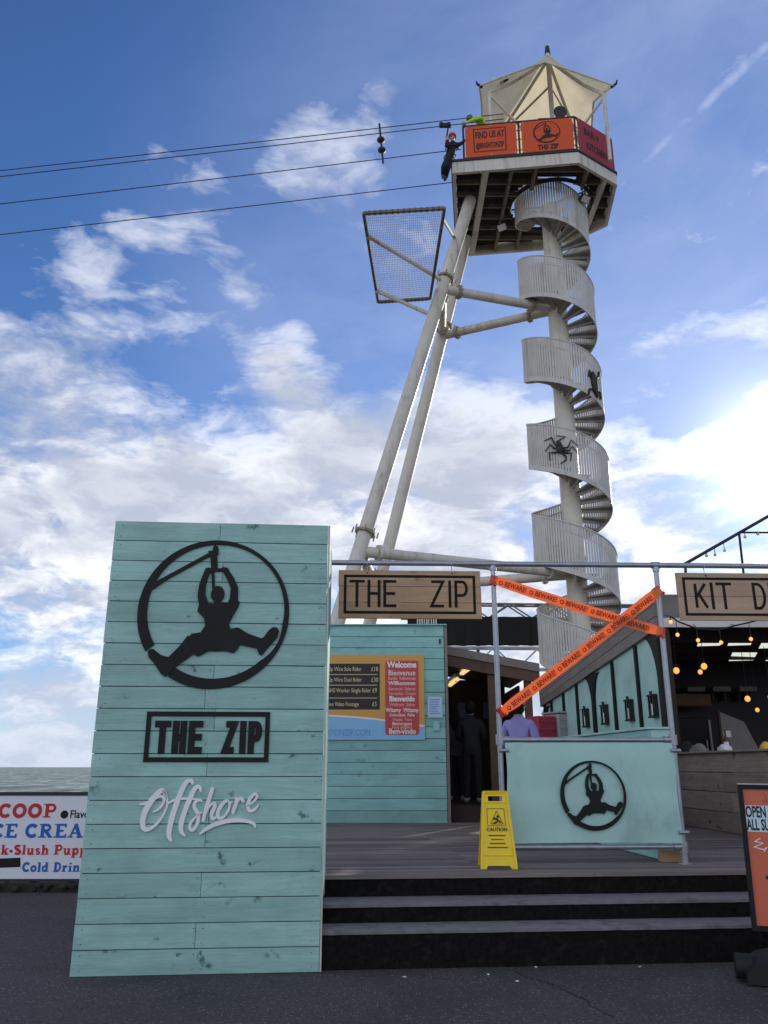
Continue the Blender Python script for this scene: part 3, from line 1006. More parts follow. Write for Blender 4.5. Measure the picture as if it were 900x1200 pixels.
for k, (pts_, ws) in enumerate(STR):
    # smooth with Catmull-Rom so that the brush strokes are round
    P_, W_ = [], []
    for i in range(len(pts_) - 1):
        p0, p1, p2, p3 = [Vector(pts_[max(0, min(len(pts_) - 1, i + q))]) for q in (-1, 0, 1, 2)]
        for s_ in range(4):
            tt = s_ / 4
            q = 0.5 * ((2 * p1) + (-p0 + p2) * tt + (2 * p0 - 5 * p1 + 4 * p2 - p3) * tt ** 2 + (-p0 + 3 * p1 - 3 * p2 + p3) * tt ** 3)
            P_.append(q)
            W_.append(ws[i] + (ws[i + 1] - ws[i]) * tt)
    P_.append(Vector(pts_[-1]))
    W_.append(ws[-1])
    stroke(sc_, [OT(p) for p in P_], [w * osc for w in W_], -.022 - .0004 * k, 0)
sc_.build('script_lettering', M_offwhite, SG)

# ------------------------------------------------------------------ ice-cream board
SLAB = {  # slab-serif glyphs: heavy strokes and serifs; x-height .66, caps 1; (polyline, width) and serif boxes (x, z, half length)
    'S': ([(arc(.31, .74, .2, .17, 35, 270, 10) + arc(.31, .27, .22, .18, 90, -145, 10), .2)], [], .62),
    'C': ([(arc(.36, .5, .27, .41, 42, 318, 16), .21)], [(.56, .78, .0)], .66),
    'O': ([(arc(.37, .5, .27, .41, 0, 360, 22), .22)], [], .74),
    'P': ([([(.2, 0), (.2, 1)], .22), ([(.2, .93), (.42, .93)] + arc(.42, .7, .17, .23, 90, -90, 8) + [(.2, .47)], .16)], [(.2, 0, .2), (.2, 1, .18)], .7),
    'I': ([([(.2, 0), (.2, 1)], .24)], [(.2, 0, .2), (.2, 1, .2)], .4),
    'E': ([([(.2, 0), (.2, 1)], .22), ([(.2, .94), (.6, .94)], .13), ([(.2, .5), (.48, .5)], .12), ([(.2, .06), (.62, .06)], .13), ([(.58, 1), (.58, .74)], .1), ([(.6, 0), (.6, .27)], .1)], [(.2, 0, .2), (.2, 1, .2)], .68),
    'R': ([([(.2, 0), (.2, 1)], .22), ([(.2, .93), (.4, .93)] + arc(.4, .72, .17, .21, 90, -90, 8) + [(.2, .51)], .15), ([(.36, .5), (.62, .02)], .2)], [(.2, 0, .2), (.2, 1, .18), (.64, 0, .1)], .76),
    'A': ([([(.12, 0), (.38, 1)], .12), ([(.36, 1), (.64, 0)], .23), ([(.2, .33), (.54, .33)], .1)], [(.12, 0, .14), (.63, 0, .18)], .8),
    'M': ([([(.16, 0), (.16, 1)], .13), ([(.16, 1), (.46, .1)], .2), ([(.46, .1), (.72, 1)], .12), ([(.76, 0), (.76, 1)], .22)], [(.16, 0, .16), (.76, 0, .18), (.16, 1, .14), (.78, 1, .16)], .96),
    'D': ([([(.2, 0), (.2, 1)], .22), ([(.2, .93), (.34, .93)] + arc(.34, .5, .25, .43, 90, -90, 10) + [(.2, .07)], .17)], [(.2, 0, .2), (.2, 1, .18)], .72),
    'l': ([([(.16, 0), (.16, 1)], .2)], [(.16, 0, .16), (.1, 1, .1)], .32),
    'k': ([([(.16, 0), (.16, 1)], .2), ([(.5, .64), (.22, .3)], .12), ([(.28, .4), (.5, .02)], .19)], [(.16, 0, .16), (.1, 1, .1), (.48, .65, .12), (.52, 0, .11)], .62),
    'c': ([(arc(.26, .33, .18, .27, 50, 320, 12), .17)], [], .48),
    'o': ([(arc(.28, .33, .19, .26, 0, 360, 16), .18)], [], .56),
    's': ([(arc(.22, .48, .13, .12, 30, 270, 8) + arc(.22, .19, .14, .13, 90, -150, 8), .14)], [], .44),
    'u': ([([(.16, .66), (.16, .2)] + arc(.28, .18, .12, .13, 180, 300, 6) + [(.42, .25)], .17), ([(.46, .66), (.46, 0)], .19)], [(.11, .65, .11), (.41, .65, .11), (.52, 0, .12)], .64),
    'h': ([([(.16, 0), (.16, 1)], .2), ([(.18, .42), (.3, .58)] + arc(.36, .48, .11, .12, 100, 0, 5) + [(.47, 0)], .17)], [(.16, 0, .15), (.1, 1, .1), (.47, 0, .14)], .64),
    'p': ([([(.16, -.3), (.16, .66)], .2), (arc(.32, .33, .17, .27, 150, -150, 12), .17)], [(.16, -.3, .16), (.1, .65, .1)], .6),
    'y': ([([(.1, .66), (.28, .06)], .18), ([(.5, .66), (.28, .02), (.18, -.26), (.06, -.26)], .12)], [(.1, .65, .13), (.5, .65, .1)], .58),
    'd': ([([(.44, 0), (.44, 1)], .2), (arc(.28, .33, .18, .27, 30, 330, 12), .17)], [(.38, 1, .1), (.5, 0, .11)], .64),
    'r': ([([(.16, 0), (.16, .66)], .2), ([(.18, .4), (.28, .58), (.42, .56)], .17)], [(.16, 0, .16), (.1, .65, .1)], .5),
    'i': ([([(.16, 0), (.16, .62)], .2), ([(.16, .78), (.16, .96)], .19)], [(.16, 0, .15), (.1, .63, .1)], .33),
    'n': ([([(.16, 0), (.16, .66)], .2), ([(.18, .42), (.3, .58)] + arc(.36, .48, .11, .12, 100, 0, 5) + [(.47, 0)], .17)], [(.16, 0, .15), (.1, .65, .1), (.47, 0, .14)], .64),
    ' ': ([], [], .28),
    '.': ([(arc(.14, .36, .07, .07, 0, 360, 10), .14)], [], .3),
}


def slab_text(mat_, parent, s_, x, z, h, y0, y1, xs=1.0, sp=0.05):
    k = 0
    for ch in s_:
        mb = MB()
        sts, ser, w = SLAB[ch]
        for (pl, wd) in sts:
            k += 1
            stroke(mb, [(x + p[0] * h * xs, z + p[1] * h) for p in pl], wd * h * 1.22, y0 - .0003 * (k % 6), y1)
        for (sx, sz, hl) in ser:
            k += 1
            zz = z + (sz * h if sz < .3 else sz * h - .09 * h)
            mb.box(x + (sx - hl) * h * xs, x + (sx + hl) * h * xs, y0 - .0003 * (k % 6) - .0001, y1, zz, zz + .09 * h)
        if ch != ' ':
            mb.build('letter', mat_, parent)
        x += (w + sp) * h * xs
    return x


def slab_width(s_, h, xs=1.0, sp=0.05):
    return sum((SLAB[c][2] + sp) * h * xs for c in s_)


IC = thing('ice_cream_board', 'white board with red and blue ice cream lettering standing on the kerb before the sea', 'sign', (-4.75, 11.32, .10))
bl, br, bz0, bz1 = -1.9, 1.55, .045, 1.045
MB().box(bl, br, 0, .03, bz0, bz1).build('panel', M_whiteboard, IC)
f_ = MB()
f_.box(bl - .02, br + .02, -.012, .045, bz1 + .001, bz1 + .045)
f_.box(bl - .02, br + .02, -.006, .045, bz0 - .03, bz0 - .001)
f_.box(br + .001, br + .03, -.010, .044, bz0, bz1)
f_.box(bl - .03, bl - .001, -.010, .044, bz0, bz1)
f_.build('frame', M_darksteel, IC)
for x in (bl + .3, br - .3):
    MB().box(x - .03, x + .03, .05, .11, 0, 1.0).build('leg', M_darksteel, IC)
    MB().box(x - .04, x + .04, -.1, .4, 0, .015).build('foot', M_darksteel, IC)
# layout: where each visible line ends, measured on the board at its distance
def bx(px, py):
    q = at(px, py, 11.32)
    return q.x + 4.75, q.z - .10


def line(s_, px_right, py_base, py_top, m_, name, xs=1.0, tail=''):
    xr, zb = bx(px_right, py_base)
    zt = bx(px_right, py_top)[1]
    h = zt - zb
    slab_text(m_, IC, s_ + tail, xr - slab_width(s_, h, xs), zb, h, -.004, .001, xs)


line('SCOOP', 67, 958, 942, M_redink, 'red_headline', 1.52)
line('ICE CREAM', 121, 981.5, 965.5, M_bluesign, 'blue_headline', 1.50)
line('Rock.Slush Pup', 93, 1001.5, 990, M_redink, 'red_small_line', 1.36, 'py')
line('Cold Drin', 94, 1021.5, 1010.5, M_bluesign, 'blue_small_line', 1.32, 'ks')
xd, zd = bx(75.5, 954.5)
MB().tube([(xd, -.004, zd), (xd, .001, zd)], .05, 18).build('dot', M_black, IC)
xf, zf = bx(82, 954.5)
text('flavours_lettering', 'Flavours', .135, M_black, IC, (xf, -.003, zf), bold=.002, xs=.88, align='LEFT')
ar = MB()
pts_ = [bx(24, 1005), bx(24, 1016), bx(0, 1017), bx(-12, 1020), bx(-22, 1012), bx(-12, 1003), bx(0, 1006)]
ar.prism(pts_, -.003, .001)
ar.build('arrow', M_black, IC)

# ------------------------------------------------------------------ the zip-wire tower
CXT, CYT = 4.80, 20.0
TW = thing('zip_tower', 'tall cream steel zip wire tower with spiral stair, raking legs and canopied platform', 'tower', (CXT, CYT, .6))
col_ = MB()
col_.tube([(CXT, CYT, .6), (CXT, CYT, 16.95)], .26, 28)
col_.build('column', M_tower, TW, 40, world=True)
for z in (6.45, 11.3):
    MB().tube([(CXT, CYT, z), (CXT, CYT, z + .07)], .31, 28).build('column_collar', M_tower, TW, 40, world=True)


def leg_pt(which, z):
    (x1, y1), (x0, y0) = (((1.54, 18.98), (-.55, 17.7)), ((1.70, 21.45), (-.16, 21.85)))[which]
    k = (z - 6.1) / 7.5
    return Vector((x0 + (x1 - x0) * k, y0 + (y1 - y0) * k, z))


def flange(mb, c, d, r, t_=.05):
    d = Vector(d).normalized()
    mb.tube([Vector(c) - d * t_, Vector(c) + d * t_], r, 20)


for w in (0, 1):
    top, bot = leg_pt(w, 16.85), leg_pt(w, .0 if w == 0 else .6)
    if w == 0:
        bot = leg_pt(0, .6)
    lm = MB()
    lm.tube([bot, top], .170, 24)
    lg_ = lm.build('leg', M_tower, TW, 40, world=True)
    d = top - bot
    for z in (13.95, 6.55):
        fm = MB()
        flange(fm, leg_pt(w, z), d, .235, .03)
        for k in range(8):
            a = k * math.pi / 4
            q = d.normalized().orthogonal()
            q.rotate(Matrix.Rotation(a, 3, d.normalized()))
            fm.cyl(leg_pt(w, z) + q * .205 - d.normalized() * .07, leg_pt(w, z) + q * .205 + d.normalized() * .07, .018, n=6)
        fm.build('bolted_flange', M_flange, lg_, 40, world=True)
for zb in (13.6, 6.1):
    A, B = leg_pt(0, zb), leg_pt(1, zb)
    Cc = Vector((CXT, CYT, zb))
    for P_ in (A, B):
        d = (Cc - P_).normalized()
        E_ = Cc - d * .2
        br_ = MB()
        br_.tube([P_ + d * .1, E_], .125, 20)
        bo = br_.build('brace', M_tower, TW, 40, world=True)
        for c_ in (P_ + d * .48, Cc - d * .78):
            fl = MB()
            flange(fl, c_, d, .19, .035)
            for k in range(8):
                q = d.orthogonal().normalized()
                q.rotate(Matrix.Rotation(k * math.pi / 4, 3, d))
                fl.cyl(c_ + q * .162 - d * .07, c_ + q * .162 + d * .07, .016, n=6)
            fl.build('bolted_flange', M_flange if zb > 10 else M_tower, bo, 40, world=True)
    d = (B - A).normalized()
    tb = MB()
    tb.tube([A + d * .1, B - d * .1], .115, 20)
    tie = tb.build('tie', M_tower, TW, 40, world=True)
    for c_ in (A + d * .42, B - d * .42):
        fl = MB()
        flange(fl, c_, d, .175, .03)
        fl.build('bolted_flange', M_flange, tie, 40, world=True)

# --- spiral stair: going down it turns left -> towards the promenade -> right -> back
PITCH_T, RO, RIN, NS = 2.5, 1.01, .26, 13
RAILZ0 = 15.15            # top rail height where the stair passes the left-hand side
RH = 1.12                 # guard height above treads


def hz_(th):              # tread level; th=0 at the left-hand side, growing downwards
    return RAILZ0 - RH - PITCH_T * th / (2 * math.pi)


def hp(r, th, z):
    a = math.pi + th      # left -> front(-Y) -> right -> back
    return Vector((CXT + r * math.cos(a), CYT + r * math.sin(a), z))


TH0 = -2 * math.pi * (16.95 - (RAILZ0 - RH)) / PITCH_T
TH1 = 2 * math.pi * (RAILZ0 - RH - .75) / PITCH_T
sst = MB()
n = int((TH1 - TH0) / (2 * math.pi) * 44)
# outer stringer plate
prev = None
for i in range(n):
    t0, t1 = TH0 + (TH1 - TH0) * i / n, TH0 + (TH1 - TH0) * (i + 1) / n
    vs = []
    for th in (t0, t1):
        for r in (RO - .012, RO + .012):
            vs += [hp(r, th, hz_(th) - .15), hp(r, th, hz_(th) - .02)]
    sst.add(vs, [(0, 4, 5, 1), (2, 3, 7, 6), (1, 5, 7, 3), (0, 2, 6, 4)])
stair = sst.build('spiral_stair', M_stair, TW, 50, world=True)
# treads: one shared wedge, hung from the column
step = 2 * math.pi / NS
tm = MB()
for (r, a) in (): pass
wa = step * 1.12
inner = [(RIN * math.cos(a), RIN * math.sin(a)) for a in (-wa / 2, wa / 2)]
outer = [((RO - .015) * math.cos(a), (RO - .015) * math.sin(a)) for a in (wa / 2, 0, -wa / 2)]
tm.slab([inner[0], inner[1]] + outer, -.045, 0)
tm.box(RIN, RO - .03, -.014, .014, -.13, -.046)
tread_me = tm.mesh('tread', M_tread)
k = 0
th = TH0 + step / 2
while th < TH1 - step / 2:
    z = hz_(th)
    place('tread', tread_me, stair, (0, 0, z - .6), (0, 0, math.pi + th))
    th += step
# guard: top rail, lower rail, pickets
rail = MB()
rail.tube([hp(RO, TH0 + (TH1 - TH0) * i / n, hz_(TH0 + (TH1 - TH0) * i / n) + RH) for i in range(n + 1)], .026, 6)
rail.build('handrail', M_stair, stair, 50, world=True)
rail2 = MB()
rail2.tube([hp(RO - .06, TH0 + (TH1 - TH0) * i / n, hz_(TH0 + (TH1 - TH0) * i / n) + .9) for i in range(n + 1)], .02, 5)
rail2.build('inner_handrail', M_stair, stair, 50, world=True)
pk = MB()
NPK = 92
kk = int((TH1 - TH0) / (2 * math.pi) * NPK)
for i in range(kk + 1):
    th = TH0 + (TH1 - TH0) * i / kk
    z = hz_(th)
    a = math.pi + th
    p0, p1 = hp(RO, th, z - .10), hp(RO, th, z + RH)
    pk.bar(p0, p1, .052, .012, up=(math.cos(a), math.sin(a), 0))
pk.build('picket', M_stair, stair, world=True, kind='stuff')

# --- platform
PL = [(1.84, 18.38), (5.17, 17.98), (6.42, 18.85), (6.62, 20.65), (6.02, 21.2), (4.92, 21.85), (2.28, 22.2)]
ZU, ZD = 16.80, 17.17
HOLE = 1.14
pf = MB()
npl = len(PL)
cen = Vector((sum(p[0] for p in PL) / npl, sum(p[1] for p in PL) / npl))


def inset(poly, d):
    out_ = []
    k = len(poly)
    for i in range(k):
        p0, p1, p2 = Vector(poly[i - 1]), Vector(poly[i]), Vector(poly[(i + 1) % k])
        a, b_ = (p1 - p0).normalized(), (p2 - p1).normalized()
        na, nb = Vector((-a.y, a.x)), Vector((-b_.y, b_.x))
        nn = (na + nb).normalized()
        out_.append(tuple(p1 + nn * d / max(.4, nn.dot(na))))
    return out_


PIN = inset(PL, .09)
# ring beam
vs, fs = [], []
for i in range(npl):
    a, b_ = PL[i], PIN[i]
    vs += [(a[0], a[1], ZU), (a[0], a[1], ZD - .02), (b_[0], b_[1], ZU), (b_[0], b_[1], ZD - .02)]
for i in range(npl):
    a, b_ = 4 * i, 4 * ((i + 1) % npl)
    fs += [(a, b_, b_ + 1, a + 1), (a + 2, a + 3, b_ + 3, b_ + 2), (a, a + 2, b_ + 2, b_), (a + 1, b_ + 1, b_ + 3, a + 3)]
pf.add(vs, fs)
plat = pf.build('platform', M_tower, TW, world=True)


def inside(p, poly):
    c = False
    k = len(poly)
    for i in range(k):
        (x1, y1), (x2, y2) = poly[i], poly[(i + 1) % k]
        if (y1 > p[1]) != (y2 > p[1]) and p[0] < (x2 - x1) * (p[1] - y1) / (y2 - y1) + x1:
            c = not c
    return c


def spans(fixed, axis, poly, hole=True):
    """interior intervals of a line (axis 0: along X at y=fixed; axis 1: along Y at x=fixed)"""
    hits = []
    k = len(poly)
    for i in range(k):
        a, b_ = poly[i], poly[(i + 1) % k]
        o = 1 - axis
        if (a[o] > fixed) != (b_[o] > fixed):
            tt = (fixed - a[o]) / (b_[o] - a[o])
            hits.append(a[axis] + tt * (b_[axis] - a[axis]))
    hits.sort()
    res = [(hits[i], hits[i + 1]) for i in range(0, len(hits) - 1, 2)]
    if hole:
        c0 = (CXT, CYT)[axis]
        dd = fixed - (CXT, CYT)[1 - axis]
        if abs(dd) < HOLE:
            h = math.sqrt(HOLE ** 2 - dd ** 2)
            out_ = []
            for (a, b_) in res:
                if a < c0 - h: out_.append((a, min(b_, c0 - h)))
                if b_ > c0 + h: out_.append((max(a, c0 + h), b_))
            res = out_
    return res


# decking boards seen from below, with gaps
y = 18.1
db = MB()
while y < 22.1:
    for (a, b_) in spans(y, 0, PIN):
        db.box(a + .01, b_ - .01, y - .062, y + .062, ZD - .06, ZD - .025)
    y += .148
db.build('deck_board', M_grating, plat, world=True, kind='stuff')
y = 18.45
while y < 22.0:
    for (a, b_) in spans(y, 0, PIN):
        if b_ - a > .15:
            MB().box(a, b_, y - .022, y + .022, ZU + .10, ZU + .25).build('joist', M_joist, plat, world=True)
    y += .5
for x, w in ((2.75, .16), (3.45, .07), (4.1, .07), (5.5, .07), (6.05, .12)):
    for (a, b_) in spans(x, 1, PIN):
        if b_ - a > .15:
            MB().box(x - w / 2, x + w / 2, a, b_, ZU + .01, ZU + .22).build('bearer', M_joist if w < .1 else M_tower, plat, world=True)
# steel ring round the stair opening
rg = MB()
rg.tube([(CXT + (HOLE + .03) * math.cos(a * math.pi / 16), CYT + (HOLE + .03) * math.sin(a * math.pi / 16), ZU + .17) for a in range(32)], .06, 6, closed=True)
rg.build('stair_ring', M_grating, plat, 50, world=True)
# dark edge strip above the ring beam
ed = MB()
PE, PI2 = inset(PL, -.03), inset(PL, .06)
vs, fs = [], []
for i in range(npl):
    a, b_ = PE[i], PI2[i]
    vs += [(a[0], a[1], ZD - .018), (a[0], a[1], ZD + .05), (b_[0], b_[1], ZD - .018), (b_[0], b_[1], ZD + .05)]
for i in range(npl):
    a, b_ = 4 * i, 4 * ((i + 1) % npl)
    fs += [(a, b_, b_ + 1, a + 1), (a + 2, a + 3, b_ + 3, b_ + 2), (a, a + 2, b_ + 2, b_), (a + 1, b_ + 1, b_ + 3, a + 3)]
ed.add(vs, fs)
ed.build('edge_strip', M_darksteel, plat, world=True)
# guard rail
GR = inset(PL, .05)
RB, RT = ZD + .05, ZD + 1.17
LSTART = Vector((GR[0][0] + .28, GR[0][1] - .03))
seq = [LSTART] + [Vector(p) for p in GR[1:]]
rl = MB()
rl.tube([(p.x, p.y, RT) for p in seq], .03, 8)
rl.tube([(p.x, p.y, RB + .06) for p in seq], .02, 8)
rl.build('guard_rail', M_darksteel, plat, 50, world=True)
for a, b_ in zip(seq, seq[1:]):
    L = (b_ - a).length
    kn_ = max(1, round(L / 1.5))
    for i in range(kn_):
        p = a.lerp(b_, i / kn_)
        MB().tube([(p.x, p.y, ZD - .01), (p.x, p.y, RT)], .028, 8).build('guard_post', M_darksteel, plat, 50, world=True)
# paler back rails
inr = MB()
i1 = inset(PL, .16)
s2 = [Vector((i1[0][0] + .3, i1[0][1]))] + [Vector(p) for p in i1[1:]]
for zz in (.35, .7, 1.0):
    inr.tube([(p.x, p.y, ZD + zz) for p in s2], .018, 6)
inr.build('inner_rail', M_tower, plat, 50, world=True)

# --- canopy
PK = Vector((4.95, 19.55, 22.10))
CN = [Vector((2.66, 18.3, 19.66)), Vector((6.34, 18.05, 19.42)), Vector((6.42, 21.1, 19.6)), Vector((2.55, 21.9, 19.6))]
HEM = [1.0, .8, .05, .15]
cp_ = MB()
NU = 12
for s_ in range(4):
    A, B = CN[s_], CN[(s_ + 1) % 4]
    mid = (A + B) / 2
    rows = []
    for iv in range(NU + 1):
        v = iv / NU
        row = []
        for iu in range(NU + 1):
            u = iu / NU
            e = A.lerp(B, u)
            cat = 4 * u * (1 - u)
            if s_ < 2:
                cat = .78 * (1 - abs(2 * u - 1)) + .22 * cat
            e = e + (Vector((PK.x, PK.y, e.z)) - e) * (.12 * cat) + Vector((0, 0, HEM[s_] * cat))
            p = PK.lerp(e, v)
            sag = 4 * v * (1 - v) * .20 * (1 - .75 * cat)
            p.z -= sag
            row.append(p)
        rows.append(row)
    vs = [p for r_ in rows for p in r_]
    fs = []
    for iv in range(NU):
        for iu in range(NU):
            a = iv * (NU + 1) + iu
            fs.append((a, a + 1, a + NU + 2, a + NU + 1))
    cp_.add(vs, fs)
cano = cp_.build('canopy', M_canopy, TW, 60, world=True)
hem = MB()
for s_ in range(4):
    A, B = CN[s_], CN[(s_ + 1) % 4]
    pp = []
    for iu in range(13):
        u = iu / 12
        e = A.lerp(B, u)
        cat = 4 * u * (1 - u)
        if s_ < 2:
            cat = .78 * (1 - abs(2 * u - 1)) + .22 * cat
        pp.append(e + (Vector((PK.x, PK.y, e.z)) - e) * (.12 * cat) + Vector((0, 0, HEM[s_] * cat)))
    hem.tube(pp, .028, 6)
hem.build('hem', M_tower, cano, 50, world=True)
ms = MB()
ms.tube([(PK.x, PK.y, ZD - .02), PK + Vector((0, 0, .05))], .07, 12)
ms.build('mast', M_tower, TW, 50, world=True)
MB().tube([PK + Vector((0, 0, .0)), PK + Vector((0, 0, .28))], [.09, .06], 10).build('finial', M_darksteel, TW, 50, world=True)
for i, c in enumerate(CN):
    toC = (Vector((PK.x, PK.y, c.z)) - c).normalized()
    pt_top = c + toC * .34 + Vector((0, 0, -.06))
    foot = Vector((pt_top.x, pt_top.y, ZD - .02))
    MB().tube([foot, pt_top], .05, 10).build('canopy_post', M_tower, TW, 50, world=True)
    rf = MB()
    q = [pt_top, pt_top.lerp(PK, .35) + Vector((0, 0, -.20)), pt_top.lerp(PK, .7) + Vector((0, 0, -.22)), PK - Vector((0, 0, .2))]
    rf.tube(q, .05, 8)
    rf.build('rafter', M_tower, TW, 50, world=True)
    MB().tube([pt_top - Vector((0, 0, .1)), Vector((PK.x, PK.y, ZD + .95))], .04, 8).build('strut', M_tower, TW, 50, world=True)
    tip = MB()
    tip.tube([c - toC * -.1, c - toC * .07 + Vector((0, 0, .03)), c - toC * .10 + Vector((0, 0, .12))], [.04, .035, .02], 8)
    tip.build('corner_horn', M_darksteel, cano, 50, world=True)
MB().tube([CN[2] + Vector((0, 0, .2)), Vector((PK.x, PK.y, 20.9)), CN[3] + Vector((0, 0, .2))], .04, 8).build('tie_bar', M_tower, TW, 50, world=True)

# --- safety net frame
NZ = 13.62
N4 = [at(426, 250, 15.95), at(521, 244, 15.75), at(504, 350, 19.3), at(443, 354, 19.55)]
N4 = [Vector((p.x, p.y, NZ + (p.z - NZ) * 1.0)) for p in N4]
NTT = MB()
NF = thing('safety_net', 'square steel framed safety net braced off the raking tower legs', 'net', tuple(N4[2]))
fm = MB()
for i in range(4):
    fm.bar(N4[i], N4[(i + 1) % 4], .065, .065)
fm.build('frame', M_joist, NF, world=True)
nn_ = MB()
NM = 40
for i in range(1, NM):
    u = i / NM
    nn_.bar(N4[0].lerp(N4[1], u), N4[3].lerp(N4[2], u), .006, .006)
    nn_.bar(N4[0].lerp(N4[3], u), N4[1].lerp(N4[2], u), .006, .006)
nn_.build('mesh', M_whitepaint, NF, world=True, kind='stuff')
tabs = MB()
for i in range(4):
    for k in range(1, 14):
        p = N4[i].lerp(N4[(i + 1) % 4], k / 14)
        tabs.box(p.x - .02, p.x + .02, p.y - .04, p.y + .04, p.z - .037, p.z + .037)
tabs.build('lashing', M_rust, NF, world=True, kind='stuff')
for (a, b_) in ((N4[0].lerp(N4[3], .22), leg_pt(0, 13.85)), (N4[0].lerp(N4[3], .85), leg_pt(0, 12.7))):
    MB().tube([a, b_], .055, 10).build('strut', M_tower, NF, 50, world=True)
MB().tube([N4[1].lerp(N4[2], .1), leg_pt(0, 15.4) + Vector((-.1, 0, 0))], .04, 8).build('strut', M_joist, NF, 50, world=True)

# --- banners on the guard rail
def banner(name, label, p0, p1, z0, z1, m_, inks, group=None):
    a = math.atan2(p1[1] - p0[1], p1[0] - p0[0])
    L = math.hypot(p1[0] - p0[0], p1[1] - p0[1])
    o = thing(name, label, 'banner', (p0[0], p0[1], z0), a, group)
    H = z1 - z0
    mb = MB()
    K = 12
    for i in range(K):
        x0, x1 = L * i / K, L * (i + 1) / K
        mb.box(x0, x1, -.016, -.008, 0, H)
    mb.build('sheet', m_, o)
    ey = MB()
    for x in (.05, L / 2, L - .05):
        for z in (.04, H - .04):
            ey.tube([(x, -.02, z), (x, .045, z)], .018, 8)
    ey.build('eyelet', M_steel, o)
    inks(o, L, H)
    return o


def ink_find(o, L, H):
    f = MB()
    frame_rect(f, L * .16, L * .80, H * .14, H * .90, .028, -.019, -.016)
    f.build('border', M_print, o)
    text('lettering', 'FIND US AT', .30, M_print, o, (L * .48, -.019, H * .68), bold=.009, xs=.50)
    text('lettering', '@BRIGHTONZIP', .24, M_print, o, (L * .48, -.019, H * .34), bold=.008, xs=.42)


def ink_logo(o, L, H):
    mb = MB()
    roundel(mb, .72, -.021, -.016, L * .49, H * .60)
    mb.build('rider_roundel', M_print, o)
    text('lettering', 'THE ZIP', .22, M_print, o, (L * .5, -.019, H * .12), bold=.010, xs=.7)


def ink_bar(o, L, H):
    text('lettering', 'BAR +', .32, M_print, o, (L * .38, -.019, H * .70), bold=.011, xs=.7)
    text('lettering', 'KITCHEN', .32, M_print, o, (L * .50, -.019, H * .30), bold=.011, xs=.62)


f0, f1 = Vector(seq[0]), Vector(seq[1])
e0 = f0.lerp(f1, .015)
e1 = f0.lerp(f1, .475)
e2 = f0.lerp(f1, .52)
e3 = f0.lerp(f1, .975)
g0, g1 = Vector(seq[1]).lerp(Vector(seq[2]), .03), Vector(seq[1]).lerp(Vector(seq[2]), .99)
oy = Vector((0, -.04))
banner('platform_banner', 'orange banner reading FIND US AT on the tower platform rail', e0 + oy, e1 + oy, RB + .04, RT - .06, M_orange, ink_find)
banner('platform_banner', 'orange banner with black zip rider roundel on the tower platform rail', e2 + oy, e3 + oy, RB + .04, RT - .06, M_orange, ink_logo)
banner('platform_banner', 'maroon banner reading BAR + KITCHEN on the tower platform rail', g0 + Vector((.02, -.035)), g1 + Vector((.02, -.035)), RB - .02, RT - .02, M_maroon, ink_bar)

# --- zip cables
def cable(name, label, p_start, p_left, grp):
    a, b_ = Vector(p_start), Vector(p_left)
    pts = []
    for i in range(60):
        s_ = i / 59 * 8.0
        p = a.lerp(b_, s_)
        p.z += 0.045 * s_ * (s_ - 1)      # cable sags away from the tower
        pts.append(p)
    mb = MB()
    mb.tube(pts, .013, 6)
    return tag(mb.build(name, M_wire, None, 60), label, 'cable', grp)


YC = 18.42
cA = (at(548, 137.5, YC), at(0, 200, 18.2))
cB = (at(548, 143.5, YC), at(0, 207, 18.1))
cC = (at(540, 175, 18.5), at(0, 239, 18.2))
cD = (at(536, 213, 19.3), at(0, 275, 19.0))
G = 'zip wires running out from the tower'
cable('zip_cable', 'topmost zip wire cable running from the tower platform out over the beach', cA[0] + Vector((1.0, 0, .12)), cA[1], G)
cable('zip_cable', 'zip wire cable that the hanging rider is clipped to', cB[0] + Vector((1.0, 0, .12)), cB[1], G)
cable('zip_cable', 'zip wire cable that passes at the waist of the hanging rider', cC[0], cC[1], G)
cable('zip_cable', 'lowest zip wire cable running from under the tower platform', cD[0], cD[1], G)

sp = thing('cable_spacer', 'slim hanging rod with two black discs on the zip wires', 'spacer', tuple(at(449, 191, 18.38)))
r0, r1 = at(444.5, 145, 18.38), at(449, 191, 18.38)
MB().tube([r0, r1], .028, 8).build('rod', M_wire, sp, 50, world=True)
for k in (.42, .68):
    p = r0.lerp(r1, k)
    d_ = MB()
    d_.lathe(p, [(.02, -.09), (.10, -.04), (.115, 0), (.10, .04), (.02, .09)], 12)
    d_.build('disc', M_darksteel, sp, 50, world=True)

# --- horn loudspeaker, camera and floodlights
hs = thing('horn_speaker', 'black horn loudspeaker on the canopy mast of the tower', 'speaker', (PK.x - .1, PK.y - .12, 19.05))
hb = MB()
ctr = Vector((PK.x - .02, 18.55, 19.0))
MB().tube([(PK.x, PK.y - .06, 19.05), (PK.x - .02, 18.95, 19.05)], .035, 8).build('bracket', M_darksteel, hs, 50, world=True)
hb.tube([ctr + Vector((0, .42, .05)), ctr + Vector((0, .25, .03)), ctr + Vector((0, .08, .01)), ctr + Vector((0, 0, 0))], [.06, .075, .14, .19], 20)
hb.build('horn', M_darksteel, hs, 50, world=True)
hc = MB()
hc.tube([ctr + Vector((-.55, .3, .0)), ctr + Vector((-.02, .38, .06))], [.05, .07], 10)
hc.build('arm', M_darksteel, hs, 50, world=True)


